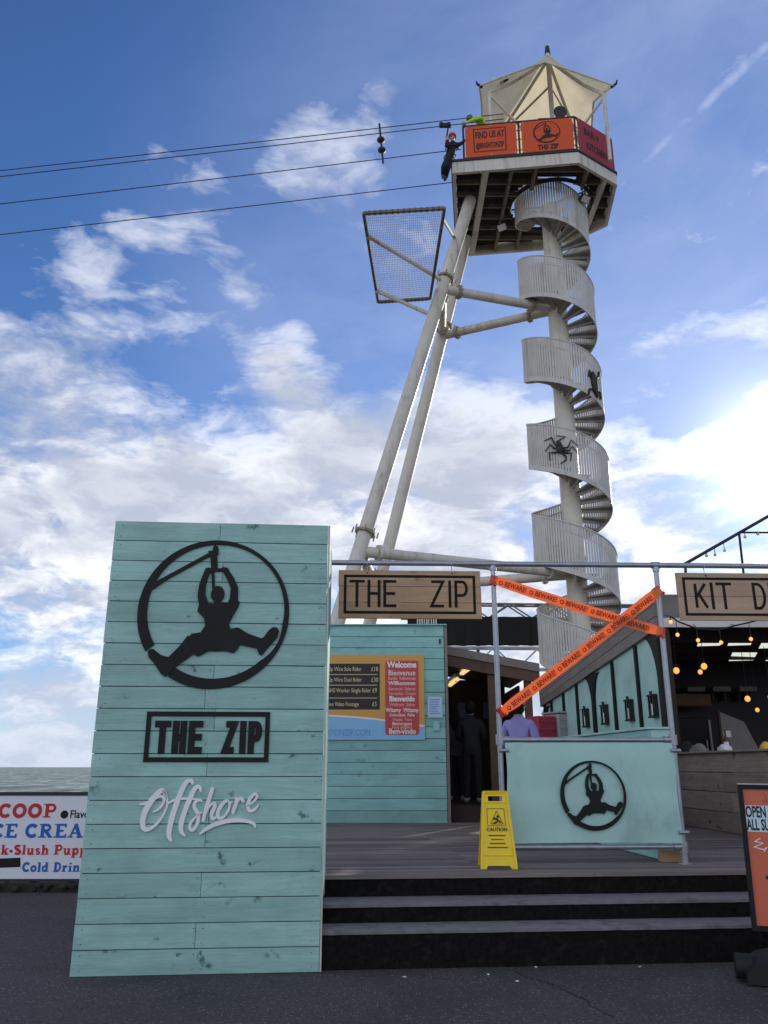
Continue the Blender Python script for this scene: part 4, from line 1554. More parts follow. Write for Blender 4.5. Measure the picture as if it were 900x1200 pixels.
def flood(label, p, aim):
    o = thing('floodlight', label, 'floodlight', tuple(p), 0, 'floodlights on the tower')
    d = Vector(aim).normalized()
    rot = d.to_track_quat('-Y', 'Z').to_matrix().to_4x4()
    M = Matrix.Translation(p + Vector((0, 0, -.28))) @ rot
    mb = MB()
    mb.box(-.15, .15, 0, .09, -.11, .11, M)
    mb.build('housing', M_darksteel, o, world=True)
    MB().box(-.125, .125, -.012, 0, -.09, .09, M).build('lens', M_lampoff, o, world=True)
    MB().tube([p + Vector((0, 0, .10)), p + Vector((0, 0, -.25))], .02, 6).build('bracket', M_darksteel, o, world=True)


flood('small floodlight under the tower platform facing the raking legs side', Vector((3.45, 20.4, 16.85)), (-.4, -.6, -.7))
flood('small floodlight under the tower platform beside the spiral stair', Vector((5.6, 19.15, 16.85)), (.3, -.5, -.8))
co = thing('canopy_lamp', 'white lamp clamped under the cream tower canopy', 'lamp', (3.35, 18.75, 20.33))
MB().tube([(3.42, 18.78, 20.30), (3.55, 18.85, 20.45)], .05, 8).build('bracket', M_darksteel, co, 50, world=True)
MB().box(3.12, 3.42, 18.70, 18.82, 20.22, 20.34).build('lens', M_lampoff, co, world=True)

# --- spider sculpture on the stair guard
def on_stair(px, py):
    """point on the outside of the guard cylinder"""
    d = ray(px, py)
    o = Vector((0, 0, EYE))
    # intersect with the cylinder
    rr = RO + .045
    ax, ay = d.x, d.y
    bx_, by_ = o.x - CXT, o.y - CYT
    A = ax * ax + ay * ay
    B = 2 * (ax * bx_ + ay * by_)
    C = bx_ * bx_ + by_ * by_ - rr * rr
    q = (-B - math.sqrt(max(0, B * B - 4 * A * C))) / (2 * A)
    return o + d * q


SPC = on_stair(656.5, 526)
spd = thing('spider_ornament', 'black metal spider fixed to the outside of the spiral stair guard', 'ornament', tuple(SPC))
zz = lambda x, y_: on_stair(560 + x / 4.444, 470 + y_ / 4.444)
bdm = MB()
bdm.ball(SPC, .10, .05, .13, 12, 8)
bdm.ball(SPC + Vector((-.02, -.01, .13)), .06, .04, .06, 10, 6)
bdm.build('body', M_darksteel, spd, 60, world=True)
for pl in ([(425, 235), (410, 212), (455, 185), (408, 180)], [(420, 245), (395, 215), (385, 190), (345, 207)], [(420, 250), (395, 245), (378, 225), (350, 262)],
           [(425, 262), (400, 268), (370, 268), (375, 310)], [(440, 245), (470, 240), (485, 203), (522, 232)], [(442, 255), (475, 258), (492, 235), (516, 268)],
           [(440, 265), (462, 270), (488, 270), (482, 312)], [(435, 270), (460, 290), (458, 308), (430, 326)]):
    lm = MB()
    lm.tube([zz(*p) for p in pl], [.026, .024, .020, .012], 6)
    lm.build('leg', M_darksteel, spd, 60, world=True)
LZ = on_stair(697, 452)
lz = thing('lizard_ornament', 'small black cutout ornament fixed to the spiral stair guard above the spider', 'ornament', tuple(LZ))
lb = MB()
yy = lambda x, y_: on_stair(x, y_)
lb.tube([yy(694, 436), yy(696, 446), yy(698, 458), yy(700, 466)], [.05, .09, .08, .03], 8)
lb.build('body', M_darksteel, lz, 60, world=True)
for pl in ([(695, 442), (690, 440), (691, 434)], [(696, 446), (701, 442), (702, 436)], [(697, 456), (691, 456), (690, 462)], [(698, 458), (703, 460), (704, 468)]):
    lm = MB()
    lm.tube([yy(*p) for p in pl], .03, 6)
    lm.build('limb', M_darksteel, lz, 60, world=True)

# ------------------------------------------------------------------ kiosk
KX0, KX1, KY, KZ = -2.35, 1.10, 14.7, .6
KT = 3.93
KI = thing('ticket_kiosk', 'teal weatherboarded ticket kiosk at the back of the deck', 'kiosk', (0, KY, KZ))
rows = 17
kh = (KT - KZ) / rows
kme = bevel_box('plank', KX1 - KX0 - .03, .025, kh - .007, .004, M_kiosk)
for i in range(rows):
    place('plank', kme, KI, ((KX0 + KX1 - .03) / 2, .0125 + random.uniform(-.004, .004), kh * (i + .5)), (random.uniform(-.012, .012), random.uniform(-.001, .001), 0))
MB().box(KX0 + .02, KX1 - .02, .03, 1.4, 0, KT - KZ - .02).build('carcass', M_darkwood, KI)
child_box('corner_post', M_greywood, KI, (KX1 + .005, .03, (KT - KZ) / 2), (.05, .08, KT - KZ), .004)
child_box('cap_board', M_kiosk, KI, ((KX0 + KX1) / 2, .2, KT - KZ + .014), (KX1 - KX0 + .06, .5, .026), .004)
child_box('roof', M_greywood, KI, ((KX0 + KX1) / 2, .95, KT - KZ + .01), (KX1 - KX0, .98, .04), .004)
child_box('door_bolt', M_darksteel, KI, (KX1 - .10, -.012, 3.05), (.03, .025, .09), .003)
child_box('hatch_block', M_kiosk, KI, (KX1 - .19, -.02, 1.58), (.11, .04, .16), .004)

CN_ = thing('cane_bundle', 'bundle of pale upright canes on the kiosk roof by the THE ZIP sign', 'canes', (.80, KY + .55, KT + .03))
for k in range(9):
    xk = (k - 4) * .042 + random.uniform(-.01, .01)
    MB().tube([(xk, random.uniform(-.05, .05), 0), (xk + random.uniform(-.02, .02), random.uniform(-.05, .05), random.uniform(.30, .46))], .012, 6).build('cane', M_whitepaint, CN_, 50)

# price board on the kiosk
bx0, bx1 = at(352, 800, KY).x, at(497, 800, KY).x
bz1, bz0 = at(440, 767.5, KY).z, at(440, 867, KY).z
PB = thing('price_board', 'amber and blue price board with red welcome panel on the teal kiosk wall', 'sign', (bx0, KY - .012, bz0))
BW, BH = bx1 - bx0, bz1 - bz0
MB().box(0, BW, -.02, 0, 0, BH).build('board', M_amber, PB)
wv = [(0, 0), (BW, 0), (BW, BH * .125)] + [(BW * (1 - k / 12), BH * (.125 + .155 * math.sin(math.pi * (.06 + .5 * k / 12)) ** 1.0)) for k in range(1, 13)]
MB().prism(wv, -.024, -.0201).build('blue_wave', M_blueprint, PB)
wl = [(BW * (1 - k / 12), BH * (.125 + .155 * math.sin(math.pi * (.06 + .5 * k / 12)))) for k in range(0, 13)]
w_ = MB()
stroke(w_, wl, .03, -.026, -.0241)
w_.build('white_line', M_whiteink, PB)
pxx = lambda px: at(px, 810, KY).x - bx0
pz = lambda py: at(440, py, KY).z - bz0
MB().box(pxx(366), pxx(445), -.026, -.0201, pz(831.5), pz(778)).build('menu_panel', M_menu, PB)
for (t1, t2, py) in (('Zip Wire Solo Rider', '£18', 784.5), ('Zip Wire Dual Rider', '£30', 797), ('NHS Worker Single Rider', '£9', 809.5), ('Live Video Footage', '£5', 825.5)):
    text('price_line', t1, .10, M_goldink, PB, (pxx(383.5), -.028, pz(py)), bold=.001, xs=.72, align='LEFT')
    text('price_figure', t2, .105, M_goldink, PB, (pxx(439), -.028, pz(py)), bold=.001, xs=.8)
ul = MB()
for py in (790.7, 803.2, 818.2):
    ul.box(pxx(383), pxx(442), -.0275, -.0262, pz(py) - .006, pz(py) + .006)
ul.build('rule', M_goldink, PB)
text('web_lettering', 'BRIGHTONZIP.COM', .155, M_blueink, PB, (pxx(400), -.027, pz(859)), bold=0.0, xs=.74)
# red welcome panel
rx0, rx1, rz0, rz1 = pxx(451.5), pxx(490.5), pz(861), pz(774.5)
rr = .035
rp = arc(rx1 - rr, rz1 - rr, rr, rr, 0, 90, 4) + arc(rx0 + rr, rz1 - rr, rr, rr, 90, 180, 4) + arc(rx0 + rr, rz0 + rr, rr, rr, 180, 270, 4) + arc(rx1 - rr, rz0 + rr, rr, rr, 270, 360, 4)
MB().prism(rp, -.030, -.0262).build('welcome_panel', M_redprint, PB)
cx_ = (rx0 + rx1) / 2
WEL = [('Welcome', 779.5, .150, M_whiteink, .006, .86), ('Bienvenue', 789, .135, M_whiteink, .001, .86), ('Karibu  Velkommen', 795.3, .075, M_pinkink, .002, .8), ('Willkommen', 801, .095, M_whiteink, .002, .95),
       ('Benvenuti  Selamat', 807.5, .085, M_pinkink, .001, .72), ('Tervetuloa  Croeso', 813, .075, M_pinkink, .001, .8), ('Bienvenido', 819.3, .125, M_whiteink, .005, .80), ('Welkom  Salve', 826, .08, M_pinkink, .001, .9),
       ('Witamy  Witamy', 832.5, .10, M_whiteink, .002, .82), ('Dobrodosli  Fáilte', 838.2, .07, M_whiteink, .001, .86), ('Vítejte  Tere', 843.6, .07, M_pinkink, .001, .95), ('Benvinguts', 848.3, .08, M_whiteink, .001, 1.0),
       ('Hoş geldiniz', 852.6, .07, M_pinkink, .001, 1.0), ('Bem-vindo', 857.3, .125, M_whiteink, .003, .86)]
for (s_, py, h, m_, bo, xs_) in WEL:
    text('greeting', s_, h, m_, PB, (cx_, -.032, pz(py)), bold=bo, xs=xs_)
NO = thing('paper_notice', 'small pale blue paper notice pinned beside the price board', 'notice', tuple(at(510, 841, KY - .013)))
n0, n1 = at(501.5, 841, KY), at(518, 816.5, KY)
nw, nh = n1.x - n0.x, n1.z - n0.z
MB().box(-nw / 2, nw / 2, -.012, -.006, 0, nh).build('sheet', M_paper, NO)
li = MB()
for k in range(7):
    zz_ = nh * (.86 - k * .11)
    li.box(-nw * .38, nw * random.uniform(.1, .4), -.014, -.0121, zz_ - .008, zz_ + .008)
li.build('text_line', M_paperink, NO)

# ------------------------------------------------------------------ open shelter beside the kiosk
SH_ = thing('timber_shelter', 'dark open timber shelter with sloping roof beside the teal kiosk', 'shelter', (1.2, 15.4, .6))
FL = .86
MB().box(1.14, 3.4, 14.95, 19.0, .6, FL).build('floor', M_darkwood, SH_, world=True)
a, b_ = at(523, 757, 15.4), at(632, 777.5, 15.4)
for (o0, o1, m_) in ((0, .155, M_greywood), (.16, .36, M_brownwood)):
    fb = MB()
    fb.add([(a.x, 15.40 + o0 * .2, a.z - o1), (b_.x, 15.40 + o0 * .2, b_.z - o1), (b_.x, 15.40 + o0 * .2, b_.z - o0), (a.x, 15.40 + o0 * .2, a.z - o0),
            (a.x, 15.47, a.z - o1), (b_.x, 15.47, b_.z - o1), (b_.x, 15.47, b_.z - o0), (a.x, 15.47, a.z - o0)],
           [(0, 1, 2, 3), (7, 6, 5, 4), (0, 4, 5, 1), (3, 2, 6, 7), (0, 3, 7, 4), (1, 5, 6, 2)])
    fb.build('fascia_board', m_, SH_, world=True)
rfm = MB()
rfm.add([(1.13, 15.48, a.z - .06), (b_.x, 15.48, b_.z - .06), (b_.x, 19.1, b_.z - .06), (1.13, 19.1, a.z - .06), (1.13, 15.48, a.z - .12), (b_.x, 15.48, b_.z - .12), (b_.x, 19.1, b_.z - .12), (1.13, 19.1, a.z - .12)],
        [(0, 1, 2, 3), (7, 6, 5, 4), (0, 4, 5, 1), (1, 5, 6, 2), (2, 6, 7, 3), (3, 7, 4, 0)])
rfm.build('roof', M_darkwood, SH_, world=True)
for x in (2.00, 2.68):
    MB().box(x - .065, x + .065, 15.5, 15.63, .6, 3.2).build('post', M_brownwood, SH_, world=True)
MB().box(1.42, 1.50, 19.0, 19.1, .6, 3.4).build('post', M_brownwood, SH_, world=True)
# back wall with two openings
ho = [(1.66, 1.92), (2.24, 2.40)]
xs_ = [1.14, 1.66, 1.92, 2.24, 2.40, 2.75]
for k in range(5):
    if k in (1, 3):
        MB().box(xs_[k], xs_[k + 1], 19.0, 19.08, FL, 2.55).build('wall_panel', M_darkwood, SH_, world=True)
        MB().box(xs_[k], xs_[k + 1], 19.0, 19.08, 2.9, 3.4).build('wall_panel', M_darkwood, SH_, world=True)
        MB().box(xs_[k] + .002, xs_[k + 1] - .002, 19.02, 19.06, 2.552, 2.898).build('sky_patch', M_skypatch, SH_, world=True)  # added panel, coloured like the dim sky seen through the opening
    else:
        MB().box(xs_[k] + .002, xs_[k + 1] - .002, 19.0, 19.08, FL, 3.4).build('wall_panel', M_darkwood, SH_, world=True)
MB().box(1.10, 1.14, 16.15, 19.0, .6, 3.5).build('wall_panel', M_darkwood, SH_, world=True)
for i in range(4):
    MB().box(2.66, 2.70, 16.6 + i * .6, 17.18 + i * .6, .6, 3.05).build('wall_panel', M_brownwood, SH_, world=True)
GL = 'fluorescent tubes under the shelter roof'
for (p0, p1, lab) in ((at(541, 789.5, 17.6), at(557, 778, 16.0), 'lit yellowish fluorescent tube just inside the shelter doorway'), (at(526.5, 803, 20.2), at(536, 796, 18.6), 'lit yellowish fluorescent tube further inside the shelter, partly hidden by the kiosk')):
    p0 = Vector((p0.x, p0.y, p0.z))
    if p0.y > 18.8:
        p0, p1 = at(527, 803, 18.9), at(536, 796, 17.9)
    o = thing('fluorescent_tube', lab, 'light', tuple(p0), 0, GL)
    MB().tube([p0, p1], .045, 10).build('tube', M_tubelight, o, 50, world=True)
    up = Vector((0, 0, .09))
    MB().bar(p0 + up, p1 + up, .10, .07).build('batten', M_whitepaint, o, world=True)
    for q in (p0.lerp(p1, .06), p0.lerp(p1, .94)):
        MB().box(q.x - .035, q.x + .035, q.y - .03, q.y + .03, q.z - .05, q.z + .08).build('lamp_holder', M_whitepaint, o, world=True)
    for q in (p0.lerp(p1, .2), p0.lerp(p1, .8)):
        MB().tube([q + up, Vector((q.x, q.y, a.z + (b_.z - a.z) * (q.x - a.x) / (b_.x - a.x) - .10))], .01, 6).build('hanger', M_darksteel, o, world=True)

# ------------------------------------------------------------------ trusses with a black drape behind the stair
def truss(name, label, p0, p1, h, m_, depth=.3, seg=.55, r=.022):
    o = thing(name, label, 'truss', tuple(p0))
    d = (p1 - p0)
    L = d.length
    u = d.normalized()
    up, bk = Vector((0, 0, h)), Vector((0, depth, 0))
    ch = [p0, p0 + up, p0 + bk, p0 + bk + up]
    for c in ch:
        MB().tube([c, c + d], r, 8).build('chord', m_, o, 50, world=True)
    k = int(L / seg)
    br = MB()
    for i in range(k):
        s0, s1 = p0 + u * (L * i / k), p0 + u * (L * (i + 1) / k)
        for f in (Vector((0, 0, 0)), bk):
            br.tube([s0 + f + (up if i % 2 else Vector((0, 0, 0))), s1 + f + (Vector((0, 0, 0)) if i % 2 else up)], r * .7, 6)
        br.tube([s0 + up, s1 + up + bk] if i % 2 else [s0 + up + bk, s1 + up], r * .6, 6)
    br.build('lacing', m_, o, 50, world=True)
    return o


TY = 24.0
truss('lattice_truss', 'greenish lattice truss above the black drape behind the spiral stair', at(470, 723, TY), at(905, 727, TY), .42, M_trussdark, .35, .62, .03)
truss('lattice_truss', 'pale aluminium lattice truss below the black drape behind the shelter roof', at(500, 783, 22.6), at(660, 784, 22.6), .58, M_truss, .35, .60, .03)
d0, d1 = at(478, 756, 23.6), at(642, 722, 23.6)
DR = thing('black_drape', 'long black cloth drape hung between the two lattice trusses', 'drape', (d0.x, 23.7, d0.z))
dm = MB()
K = 40
vs = []
for i in range(K + 1):
    x = (d1.x - d0.x) * i / K
    yy_ = .05 * math.sin(i * 1.3) + .03 * math.sin(i * 2.9)
    vs += [(x, yy_, 0), (x, yy_ * .4, d1.z - d0.z), (x, yy_ + .03, 0), (x, yy_ * .4 + .03, d1.z - d0.z)]
fs = []
for i in range(K):
    q, r_ = 4 * i, 4 * i + 4
    fs += [(q, r_, r_ + 1, q + 1), (q + 2, q + 3, r_ + 3, r_ + 2), (q + 1, r_ + 1, r_ + 3, q + 3), (q, q + 2, r_ + 2, r_)]
dm.add(vs, fs)
dm.build('cloth', M_drape, DR, 60)
for x in (.05, (d1.x - d0.x) * .5, d1.x - d0.x - .05):
    MB().tube([(x, .12, .6 - d0.z), (x, .12, d1.z - d0.z + .1)], .05, 8).build('support_post', M_darksteel, DR, 50)

# ------------------------------------------------------------------ lantern wall with sloping timber fascia
LW = thing('lantern_wall', 'mint panelled wall with black strips and sloping grey timber fascia', 'wall', (3.27, 9.72, .6), R(95))
LL = 5.05
low0, low1, top0, top1 = 2.46, 1.93, 2.90, 2.23     # above the deck, near end / far end
lowz = lambda l: low0 + (low1 - low0) * l / LL
stripL = [0.0, .74, 1.6, 2.45, 3.2, 3.9, 4.6, LL]
for i in range(len(stripL) - 1):
    l0, l1 = stripL[i], stripL[i + 1]
    pm = MB()
    pm.add([(l0, 0, 0), (l1, 0, 0), (l1, 0, lowz(l1)), (l0, 0, lowz(l0)), (l0, -.03, 0), (l1, -.03, 0), (l1, -.03, lowz(l1)), (l0, -.03, lowz(l0))],
           [(0, 3, 2, 1), (4, 5, 6, 7), (0, 1, 5, 4), (1, 2, 6, 5), (2, 3, 7, 6), (3, 0, 4, 7)])
    pm.build('panel', M_mintpaint, LW)
for i, l in enumerate(stripL):
    w = .10 if i in (0, 3) else .055
    l_ = min(max(l, w / 2), LL - w / 2)
    MB().box(l_ - w / 2, l_ + w / 2, .001, .035, 0, lowz(l_) - .01).build('black_strip', M_black, LW)


def spandrel(l0, sgn, zt, wid, hgt):
    pts = [(l0, zt)] + [(l0 + sgn * wid * (1 - math.cos(R(90 * k / 8))), zt - hgt * (1 - math.sin(R(90 * k / 8)))) for k in range(9)]
    mb = MB()
    pts = [(l0, zt), (l0, zt - hgt)] + [(l0 + sgn * wid * (1 - math.cos(R(90 * k / 8))), zt - hgt * (1 - math.sin(R(90 * k / 8)))) for k in range(1, 9)]
    mb.prism(pts, .002, .030)
    mb.build('arch_corner', M_black, LW)


spandrel(.10, 1, lowz(.2) - .02, .34, .62)
spandrel(2.50, 1, lowz(2.6) - .02, .26, .5)
spandrel(2.40, -1, lowz(2.3) - .02, .26, .5)
spandrel(LL - .06, -1, lowz(LL) - .02, .3, .4)
# fascia: three boards
for k in range(3):
    q0, q1 = k / 3, (k + 1) / 3 - .012
    A = lambda l, q: (low0 + (top0 - low0) * q) + ((low1 + (top1 - low1) * q) - (low0 + (top0 - low0) * q)) * l / LL
    split = (2.1, 2.9, 1.5)[k]
    for (l0, l1) in ((-.05, split - .003), (split + .003, LL + .12)):
        y1_ = .055 + .004 * k
        fm = MB()
        fm.add([(l0, y1_, A(l0, q0)), (l1, y1_, A(l1, q0)), (l1, y1_, A(l1, q1)), (l0, y1_, A(l0, q1)), (l0, -.04, A(l0, q0)), (l1, -.04, A(l1, q0)), (l1, -.04, A(l1, q1)), (l0, -.04, A(l0, q1))],
               [(0, 3, 2, 1), (4, 5, 6, 7), (0, 1, 5, 4), (1, 2, 6, 5), (2, 3, 7, 6), (3, 0, 4, 7)])
        fm.build('fascia_board', M_greywood, LW)
GL2 = 'black lanterns on the mint panelled wall'
LNAMES = ['black wall lantern on the mint wall panel next to the scaffold post', 'second black wall lantern from the scaffold post on the mint wall', 'third black wall lantern from the scaffold post on the mint wall', 'fourth black wall lantern from the scaffold post, beside the grey crate']
rot95 = R(95)
for l, lab in zip((.30, 1.06, 1.98, 2.80), LNAMES):
    wx, wy = 3.27 + l * math.cos(rot95) - .0 * math.sin(rot95), 9.72 + l * math.sin(rot95)
    o = thing('wall_lantern', lab, 'lantern', (wx, wy, .6 + 1.46), rot95, GL2)
    h, w = .27, .15
    MB().box(-w / 2, w / 2, .001, .015, 0, h).build('back_plate', M_menu, o)
    f = MB()
    for (x, y_) in ((-w / 2, .015), (w / 2 - .02, .015), (-w / 2, .045), (w / 2 - .02, .045)):
        f.box(x, x + .02, y_, y_ + .02, .02, h - .02)
    f.box(-w / 2 - .01, w / 2 + .01, .014, .075, 0, .02)
    f.box(-w / 2 - .01, w / 2 + .01, .014, .075, h - .02, h)
    f.tube([(0, .05, h), (0, .05, h + .04)], .02, 8)
    f.build('cage', M_darksteel, o)
    MB().tube([(0, .040, .03), (0, .040, .16)], .018, 10).build('lamp', M_lampoff, o, 50)

# ------------------------------------------------------------------ teal counter along that wall
CO = thing('teal_counter', 'long teal boarded counter in front of the lantern wall', 'counter', (2.80, 8.95, .6), R(95))
cl, cw, chh = 4.35, .22, 1.28
for k in range(5):
    a_, b2 = chh * k / 5 + (.008 if k == 0 else 0), chh * (k + 1) / 5 - .005
    child_box('plank', M_kiosk, CO, (cl / 2, 0, (a_ + b2) / 2), (cl, .03, b2 - a_), .004)
MB().box(.0, cl, -cw, -.016, .062, chh - .004).build('carcass', M_mintpaint, CO)
child_box('top_board', M_mintpaint, CO, (cl / 2, -cw / 2 + .01, chh + .014), (cl + .04, cw + .06, .026), .004)
for l in (.06, 2.2, 4.2):
    child_box('block_foot', M_block, CO, (l, -cw / 2, .03), (.10, cw - .03, .06), .003)
bk_ = thing('timber_block', 'short sawn timber block on the deck under the mint banner', 'timber', (2.80, 8.80, .6), R(4))
child_box('block', M_block, bk_, (.05, 0, .055), (.22, .10, .11), .006)

# crates beyond the counter
CRT = thing('stacked_crate', 'maroon and grey lidded crate standing beyond the teal counter', 'crate', (2.72, 13.75, .6), R(20))
tb_ = thing('trestle_stand', 'plain grey stand carrying the maroon and grey crate', 'stand', (2.72, 13.75, .6), R(20))
for (x, y_) in ((-.3, -.2), (.3, -.2), (-.3, .2), (.3, .2)):
    child_box('leg', M_greywood, tb_, (x, y_, .55), (.06, .06, 1.10))
child_box('top', M_greywood, tb_, (0, 0, 1.12), (.78, .52, .04))
CRT.location.z = .6 + 1.141
MATW[CRT] = Matrix.Translation(CRT.location) @ Matrix.Rotation(R(20), 4, 'Z')
child_box('red_bin', M_redbox, CRT, (-.21, 0, .27), (.34, .44, .54), .02)
child_box('grey_bin', M_greybox, CRT, (.18, -.03, .29), (.42, .48, .58), .02)
for k in range(4):
    child_box('rib', M_redbox, CRT, (-.21, -.225, .09 + k * .12), (.32, .012, .03), .003)
    child_box('rib', M_greybox, CRT, (.18, -.275, .10 + k * .13), (.40, .012, .035), .003)
child_box('lid', M_greybox, CRT, (.18, -.03, .60), (.45, .51, .03), .008)

# ------------------------------------------------------------------ scaffold frame
SY = R(2.0)
SC0 = Vector((1.17, 8.58, .6))
SF = thing('scaffold_frame', 'galvanised scaffold tube frame standing at the edge of the deck', 'scaffold', tuple(SC0), SY)
rs = .027
xp = [-1.95, 0.0, 1.77, 3.56]
topz = 2.975
for x in xp:
    up_ = MB().tube([(x, 0, .012), (x, 0, topz)], rs, 14).build('upright', M_steel, SF, 50)
    bp_ = MB()
    bp_.tube([(x, 0, 0), (x, 0, .012)], .075, 16)
    bp_.tube([(x, 0, .012), (x, 0, .10)], .034, 14)
    bp_.build('base_plate', M_steel, up_, 50)
MB().tube([(-2.1, 0, topz + .012), (5.0, 0, topz + .012)], .0285, 14).build('top_tube', M_steel, SF, 50)
for z in (.155, 1.165):
    MB().tube([(0.03, 0, z), (1.74, 0, z)], .0245, 14).build('rail', M_steel, SF, 50)
for x in xp[1:3]:
    for z in (.155, 1.165):
        c_ = MB()
        c_.tube([(x, 0, z - .05), (x, 0, z + .05)], .042, 14)
        s_ = 1 if x == 0 else -1
        c_.tube([(x + s_ * .02, 0, z), (x + s_ * .10, 0, z)], .035, 12)
        c_.tube([(x, -.05, z), (x, -.03, z)], .012, 8)
        c_.build('tube_clamp', M_steel, SF, 50)
for x in xp:
    c_ = MB()
    c_.tube([(x, 0, topz - .06), (x, 0, topz - .012)], .036, 14)
    c_.tube([(x - .045, 0, topz + .012), (x + .045, 0, topz + .012)], .037, 14)
    c_.build('tube_clamp', M_steel, SF, 50)

# mint banner panel between the rails
BN = thing('mint_banner', 'mint panel with black zip rider roundel fixed between scaffold rails', 'banner', tuple(SC0 + Vector((.05, -.035, .19))), SY)
PWd, PHt = 1.70, .945
sh = MB()
nx, nz = 24, 12
vs, fs = [], []
for j in range(nz + 1):
    for i in range(nx + 1):
        x, z = PWd * i / nx, PHt * j / nz
        yb = .006 * math.sin(i * .8 + j * .35) * math.sin(math.pi * i / nx) + .004 * math.sin(j * 1.1)
        vs.append((x + .006 * math.sin(j * .9) * (1 if i in (0, nx) else 0), yb, z + (.008 * (1 - 4 * (i / nx - .5) ** 2) if j == 0 else 0)))
nv = len(vs)
vs += [(p[0], p[1] + .004, p[2]) for p in vs]
for j in range(nz):
    for i in range(nx):
        a_ = j * (nx + 1) + i
        fs.append((a_, a_ + 1, a_ + nx + 2, a_ + nx + 1))
        fs.append((a_ + nv, a_ + nx + 1 + nv, a_ + nx + 2 + nv, a_ + 1 + nv))
edge = [i for i in range(nx + 1)] + [(j * (nx + 1) + nx) for j in range(1, nz + 1)] + [nz * (nx + 1) + i for i in range(nx - 1, -1, -1)] + [j * (nx + 1) for j in range(nz - 1, 0, -1)]
for i in range(len(edge)):
    a_, b2 = edge[i], edge[(i + 1) % len(edge)]
    fs.append((a_, a_ + nv, b2 + nv, b2))
sh.add(vs, fs)
sh.build('sheet', M_mintpaint, BN, 60)
q = at(695.5, 932, 8.55)
lo = MB()
roundel(lo, .655, -.024, -.008, q.x - SC0.x - .05, q.z - SC0.z - .19)
lo.build('rider_roundel', M_black, BN)
for (x, z) in ((-.02, .87), (PWd + .02, .87), (-.02, .08), (PWd + .02, .10)):
    MB().tube([(x - .05, -.008, z), (x + .05, -.008, z)], .018, 10).build('fixing_clip', M_steel, BN, 50)

# hanging timber name boards
def hanging(name, label, x0, x1, z0, z1, m_, words, size_w, splits):
    o = thing(name, label, 'sign', tuple(SC0 + Vector((x0, x0 * math.sin(SY) - .02, z0))), SY)
    Wd, Ht = x1 - x0, z1 - z0
    edges = [0] + splits + [1]
    for a_, b2 in zip(edges, edges[1:]):
        child_box('plank', m_, o, (Wd / 2 + random.uniform(-.004, .004), 0, Ht * (a_ + b2) / 2), (Wd, .024, Ht * (b2 - a_) - .004), .003)
    for x in (Wd * .2, Wd * .8):
        child_box('rear_batten', m_, o, (x, .028, Ht / 2), (.06, .03, Ht * .9), .003)
        MB().tube([(x, .02, Ht - .03), (x, .02, Ht + .035), (x, .035, Ht + .085), (x, .0, Ht + .10), (x, -.012, Ht + .055)], .004, 6).build('hook', M_steel, o, 50)
        MB().tube([(x, -.016, Ht - .03), (x, -.010, Ht - .03)], .010, 8).build('screw', M_darksteel, o, 50)
    f = MB()
    frame_rect(f, Wd * .037, Wd * (.962 if size_w else 1.2), Ht * .10, Ht * .90, .028, -.0145, -.0122)
    f.build('painted_border', M_blackpaint, o)
    for (s_, xx, hh_, ww, gp, xsc) in words:
        block_text(M_blackpaint, o, s_, Wd * xx, Ht * .235, Ht * .56, ww, gp, xsc, -.0142, -.0122)
    return o


z1, z0 = at(480, 669.5, 8.56).z - .6, at(480, 726, 8.56).z - .6
xa, xb = at(397, 697, 8.56).x - SC0.x, at(563.5, 697, 8.56).x - SC0.x
hanging('hanging_sign', 'bare timber sign painted THE ZIP hanging from the scaffold tube', xa, xb, z0, z1, M_bare, [('THE', .075, 1, .030, .030, .82), ('ZIP', .64, 1, .030, .034, .88)], True, [.33, .66])
xa = at(794.5, 697, 8.62).x - SC0.x
hanging('hanging_sign', 'bare timber sign painted KIT DROP hanging beside the bar', xa, xa + 1.62, z0, z1, M_bare2, [('KIT', .11, 1, .030, .034, .86), ('DROP', .50, 1, .030, .034, .86)], True, [.5])

# barrier tapes
def tape(label, p0, p1, yoff):
    d = p1 - p0
    L = d.length
    ang = math.atan2(d.z, math.hypot(d.x, d.y))
    o = thing('barrier_tape', label, 'tape', tuple(p0), 0, 'crossed barrier tapes on the scaffold', rot=(0, -ang, SY))
    hw = .054
    K = 30
    vs, fs = [], []
    for i in range(K + 1):
        x = L * i / K
        w_ = hw * (1 - .35 * max(0, 1 - min(i, K - i) / 1.5))
        yv = yoff - .006 * math.sin(i * .7)
        zz_ = .012 * math.sin(math.pi * i / K) * -1
        vs += [(x, yv, -w_ + zz_), (x, yv + .003, w_ + zz_), (x, yv + .002, -w_ + zz_), (x, yv + .005, w_ + zz_)]
    for i in range(K):
        a_, b2 = 4 * i, 4 * i + 4
        fs += [(a_, b2, b2 + 1, a_ + 1), (a_ + 2, a_ + 3, b2 + 3, b2 + 2), (a_ + 1, b2 + 1, b2 + 3, a_ + 3), (a_, a_ + 2, b2 + 2, b2)]
    MB().add(vs, fs).build('strip', M_tape, o, 60)
    for x in (.0, L):
        kb_ = MB()
        kb_.tube([(x, .03, -.05), (x, .03, .05)], .042, 12)
        kb_.tube([(x, -.02, -.02), (x + .02, -.025, -.06)], .018, 8)
        kb_.build('knot', M_tapeknot, o, 50)
    x = .12
    while x < L - .2:
        rgm = MB()
        rgm.tube([(x - .045 + .018 * math.cos(q_), yoff - .010, -.012 + .018 * math.sin(q_)) for q_ in [k_ * math.pi / 6 for k_ in range(12)]], .005, 4, closed=True)
        rgm.build('print_mark', M_tapeink, o)
        text('print_word', 'BEWARE!', .074, M_tapeink, o, (x + .115, yoff - .011, -.012), bold=.0015, xs=.78)
        x += .335
    return o


